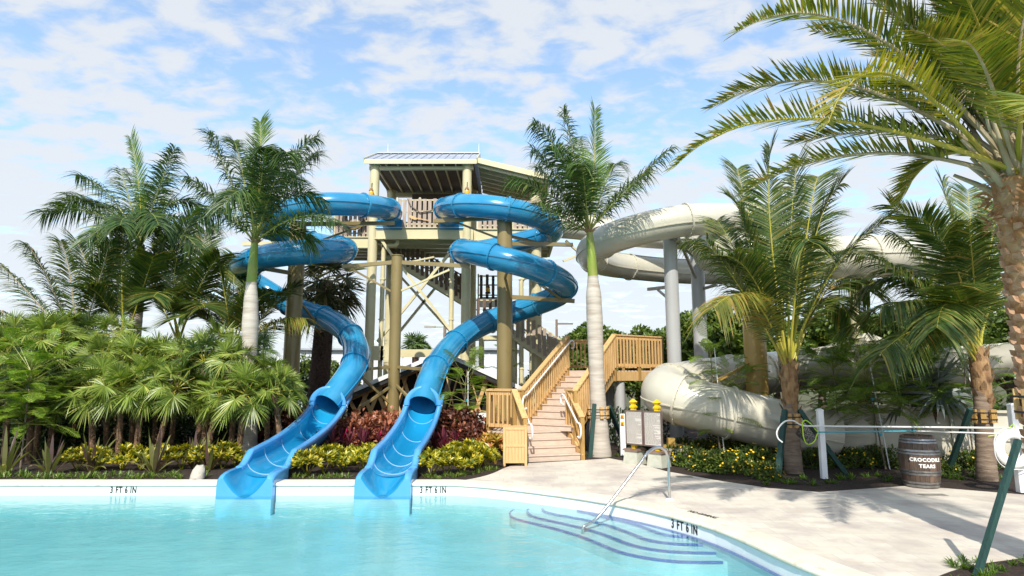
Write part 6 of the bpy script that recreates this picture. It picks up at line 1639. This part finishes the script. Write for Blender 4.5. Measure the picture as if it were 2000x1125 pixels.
# dark backing shrubs so the beds read deep
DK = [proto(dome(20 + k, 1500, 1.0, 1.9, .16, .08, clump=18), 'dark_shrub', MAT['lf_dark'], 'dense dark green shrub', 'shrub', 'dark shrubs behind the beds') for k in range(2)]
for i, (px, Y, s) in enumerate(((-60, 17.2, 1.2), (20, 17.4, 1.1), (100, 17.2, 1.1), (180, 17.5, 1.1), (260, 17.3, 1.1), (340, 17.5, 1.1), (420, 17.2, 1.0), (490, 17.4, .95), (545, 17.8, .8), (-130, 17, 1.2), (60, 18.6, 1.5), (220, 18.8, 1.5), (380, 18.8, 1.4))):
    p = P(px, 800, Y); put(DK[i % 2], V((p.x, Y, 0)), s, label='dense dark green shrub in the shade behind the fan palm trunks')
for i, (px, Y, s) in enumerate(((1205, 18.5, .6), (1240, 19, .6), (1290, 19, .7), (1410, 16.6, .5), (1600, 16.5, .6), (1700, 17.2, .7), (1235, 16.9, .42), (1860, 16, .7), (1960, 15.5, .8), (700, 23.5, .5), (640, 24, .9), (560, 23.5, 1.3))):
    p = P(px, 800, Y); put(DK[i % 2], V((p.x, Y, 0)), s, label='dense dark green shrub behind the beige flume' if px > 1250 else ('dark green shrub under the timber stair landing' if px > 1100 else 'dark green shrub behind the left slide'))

# feathery young trees (twice-pinnate leaves) tied to pale stakes
def feather_leaf(mb, base, d, L, q, droop=.35, np_=12):
    d = d.normalized(); tip = base + d * L - UP * droop * L; via = base + d * L * .52 - UP * droop * L * .16; pts = bez(base, via, tip, 12)
    mb.mi = 1; mb.tube(pts, [.006] + [.004] * 11 + [.002], 4); mb.mi = 0
    for i in range(np_):
        t = .16 + .82 * i / (np_ - 1); x = t * 12; k = min(11, int(x)); p = pts[k].lerp(pts[k + 1], x - k); T = (pts[k + 1] - pts[k]).normalized(); sd = T.cross(UP)
        sd = sd.normalized() if sd.length > .05 else V((1, 0, 0)); nr = sd.cross(T)
        pl_ = L * .30 * (sin(pi * min(1, .12 + t * .9)) * .8 + .25)
        for sg in (-1, 1):
            pd = (sd * sg + T * .55 + nr * q.uniform(-.15, .25)).normalized(); m = max(5, int(pl_ / .024)); ps = (T - pd * T.dot(pd)).normalized()
            for j in range(m):
                c = p + pd * (pl_ * (j + .7) / m) - UP * (.12 * pl_ * ((j + .7) / m) ** 2)
                for s2 in (-1, 1): card(mb, c, ps * s2 + pd * .5, nr, .036, .018)
def feather_tree(name, label, base, h, nl, L, seed, lm='lf_feather', stake=True, spread=1.0, lean=V((0, 0, 0)), grp='feathery young trees', zlo=.35, bias=None):
    root = thing(name, label, 'young tree', base, grp); q = random.Random(seed); base = V(base); top = base + UP * h + lean
    mb = MB(); pts = bez(base - UP * .03, (base + top) / 2 + V((q.uniform(-.06, .06), 0, 0)), top, 10); mb.tube(pts, [.022 - .014 * i / 10 for i in range(11)], 6); mb.build('stem', MAT['wood_grey'], root)
    mb = MB()
    for i in range(nl):
        f = zlo + (1 - zlo) * (i + .5) / nl; p = pts[min(10, int(f * 10))]; a = i * 2.4 + q.uniform(-.4, .4); el = q.uniform(-.1, .5) + .5 * (f > .85); d = V((cos(a) * cos(el), sin(a) * cos(el), sin(el)))
        if bias: d = (d + bias * q.uniform(0, .9)).normalized()
        bl = q.uniform(.05, .5) * spread; b2 = p + d * bl
        if bl > .15: mb.mi = 1; mb.tube([p, b2], [.008, .005], 4); mb.mi = 0
        feather_leaf(mb, b2, (d + rdir(q) * .3), L * q.uniform(.7, 1.15), q, q.uniform(.1, .45))
    mb.build('crown', [MAT[lm], MAT['rachis']], root)
    if stake:
        mb = MB(); mb.cyl(base + V((.06, -.05, -.03)), base + V((.04, -.05, h * .98)) + lean * .7, .012, n=8); mb.build('stake', MAT['white'], root)
        for f in (.3, .62):
            p = base.lerp(top, f); mb = MB(); mb.cyl(p + V((.03, -.03, -.02)), p + V((.03, -.03, .03)), .035, n=10); mb.build('tie', MAT['cyan'], root)
    return root
def ft(px, pyb, pyt, **k):
    b = G(px, pyb, 0); t = P(px, pyt, b.y); return V((b.x, b.y, 0)), t.z
b, h = ft(910, 880, 722); feather_tree('feathery_sapling', 'airy feathery sapling between the right slide and the stair landing', b, h, 34, .72, 1, spread=1.2)
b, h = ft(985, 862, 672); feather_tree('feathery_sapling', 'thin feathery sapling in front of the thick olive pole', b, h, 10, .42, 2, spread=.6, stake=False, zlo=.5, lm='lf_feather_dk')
b, h = ft(1410, 905, 675); feather_tree('feathery_sapling', 'feathery sapling in front of the low beige bend', b, h, 34, .62, 3, spread=1.0, lean=V((-.15, 0, 0)), zlo=.25)
b, h = ft(1450, 895, 720); feather_tree('feathery_sapling', 'feathery sapling just left of the middle coconut palm', b, h, 48, .66, 4, lm='lf_feather', spread=1.1, stake=False)
b, h = ft(1730, 915, 700); feather_tree('feathery_tree', 'bushy feathery young tree on a white stake left of the barrel', b, h, 125, .66, 5, spread=1.7, lean=V((-.35, 0, 0)), zlo=.52)
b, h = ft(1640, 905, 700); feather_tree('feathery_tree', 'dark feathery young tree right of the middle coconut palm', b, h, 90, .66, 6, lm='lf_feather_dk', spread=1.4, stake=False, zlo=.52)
b, h = ft(1842, 905, 690); feather_tree('feathery_tree', 'feathery young tree behind the barrel with bright low leaves', b, h, 95, .62, 7, spread=1.2, lean=V((-.3, 0, 0)), zlo=.42)
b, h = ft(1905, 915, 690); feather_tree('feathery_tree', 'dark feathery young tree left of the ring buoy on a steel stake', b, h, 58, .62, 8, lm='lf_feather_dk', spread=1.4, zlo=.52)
b, h = ft(40, 912, 705); feather_tree('feathery_tree', 'bright green feathery tree at the far left edge before the fan palms', b, h, 130, .52, 9, spread=1.8, stake=False, zlo=.42)
b, h = ft(-40, 912, 700); feather_tree('feathery_tree', 'bright green feathery tree cut by the left edge of the frame', b, h, 90, .52, 10, spread=1.6, stake=False, zlo=.4)

# ------------------------------------------------------------------ far hedge trees
def broad(seed, w, h, z0, n, L):
    q = random.Random(seed); mb = MB(); cs = []
    for i in range(30):
        d = rdir(q, -.7, 1); f = q.uniform(.5, .95); cs.append((V((d.x * w * f, d.y * w * f, z0 + (h - z0) * (.5 + .5 * d.z * f))), q.uniform(.16, .34) * w))
    for i in range(n):
        c, rr_ = q.choice(cs); d = rdir(q, -.5, 1); p = c + V((d.x, d.y, d.z * .8)) * rr_ * q.uniform(.7, 1.05)
        card(mb, p, d + rdir(q), d + UP * .5, L * q.uniform(.6, 1.2), L * .55)
    return mb, cs
BT = []
for k in range(3):
    mb, cs = broad(60 + k, 2.5, 5.4, .6, 7000, .30); o = mb.build('crown', MAT['lf_tree'], None); C.objects.unlink(o)
    m2 = MB(); m2.tube([V((0, 0, 0)), V((.1, 0, 1.5)), V((0, .1, 3.2))], [.2, .15, .08], 8)
    for c, rr_ in cs[::4]: m2.tube([V((.05, 0, 1.4)), (c + V((0, 0, 1.4))) / 2, c], [.07, .05, .02], 5)
    o2 = m2.build('trunk', MAT['wood_grey'], None); C.objects.unlink(o2); BT.append((o, o2))
def tree(px, ptop, Y, lab, s=None):
    ptop += 16; z = P(px, ptop, Y).z; x = P(px, ptop, Y).x; k = r.randrange(3); t = thing('hedge_tree', lab, 'tree', (x, Y, 0), 'leafy trees beyond the slides')
    for o in BT[k]:
        c = o.copy(); C.objects.link(c); c.parent = t
    f = z / 5.4; t.scale = (f * 1.05, f * 1.05, f); t.rotation_euler = (0, 0, r.uniform(0, 6.28))
for px, pt, Y, lab in ((1110, 640, 33, 'leafy tree at the left end of the far hedge'), (1150, 618, 34, 'leafy tree second from the left end of the far hedge'), (1190, 632, 32, 'leafy tree behind the right royal palm trunk'), (1240, 630, 33, 'leafy tree behind the upper stair landing'), (1290, 622, 32, 'leafy tree left of the tall grey flume poles'),
                       (1345, 618, 30, 'leafy tree between the two tall grey poles'), (1395, 575, 28, 'taller leafy tree right of the tall grey poles'), (1440, 600, 29, 'leafy tree behind the gold pole'), (1510, 590, 28, 'leafy tree behind the middle coconut palm'), (1590, 590, 27, 'leafy tree right behind the middle coconut palm'), (1680, 580, 27, 'leafy tree beyond the flared beige run'), (1770, 590, 26, 'leafy tree between the two coconut palms'), (1860, 580, 26, 'leafy tree behind the right coconut palm'), (1960, 570, 25, 'leafy tree behind the date palm trunk'), (660, 690, 34, 'low leafy tree behind the left slide'), (600, 680, 33, 'low leafy tree behind the shaggy fan palm'),
                       (40, 640, 30, 'leafy tree at the far left behind the palms'), (180, 650, 31, 'leafy tree far behind the left coconut palms'), (330, 650, 30, 'leafy tree far behind the left royal palm'), (470, 660, 32, 'leafy tree far behind the left spiral')):
    tree(px, pt, Y, lab)

# palms standing just outside the frame, whose shadows fall into it
def shade_palm(lab, x, y, h, seed, n=16, L=3.0):
    root = thing('shade_palm', lab, 'palm tree', (x, y, 0), 'palms beside the photographer'); ringed_trunk(root, V((x, y, -.05)), V((x, y, h)), [.26, .2, .18], MAT['trunk_coco'], rings=20); q = random.Random(seed)
    for i in range(n): frond_free(root, V((x, y, h)), i * 2.4, q.uniform(-.15, 1.0), L * q.uniform(.85, 1.1), 1.0, 'date', MAT['lf_date'], MAT['rachis_tan'], seed * 40 + i, 1.25, n=60)
shade_palm('palm just outside the right of the frame on the deck', 5.65, 2.0, 10.5, 51, 4)
shade_palm('palm outside the left of the frame beyond the pool', -10.4, 1.0, 6.2, 52, 9)
shade_palm('second palm outside the left of the frame beyond the pool', -12.5, -.5, 6.6, 53, 9)
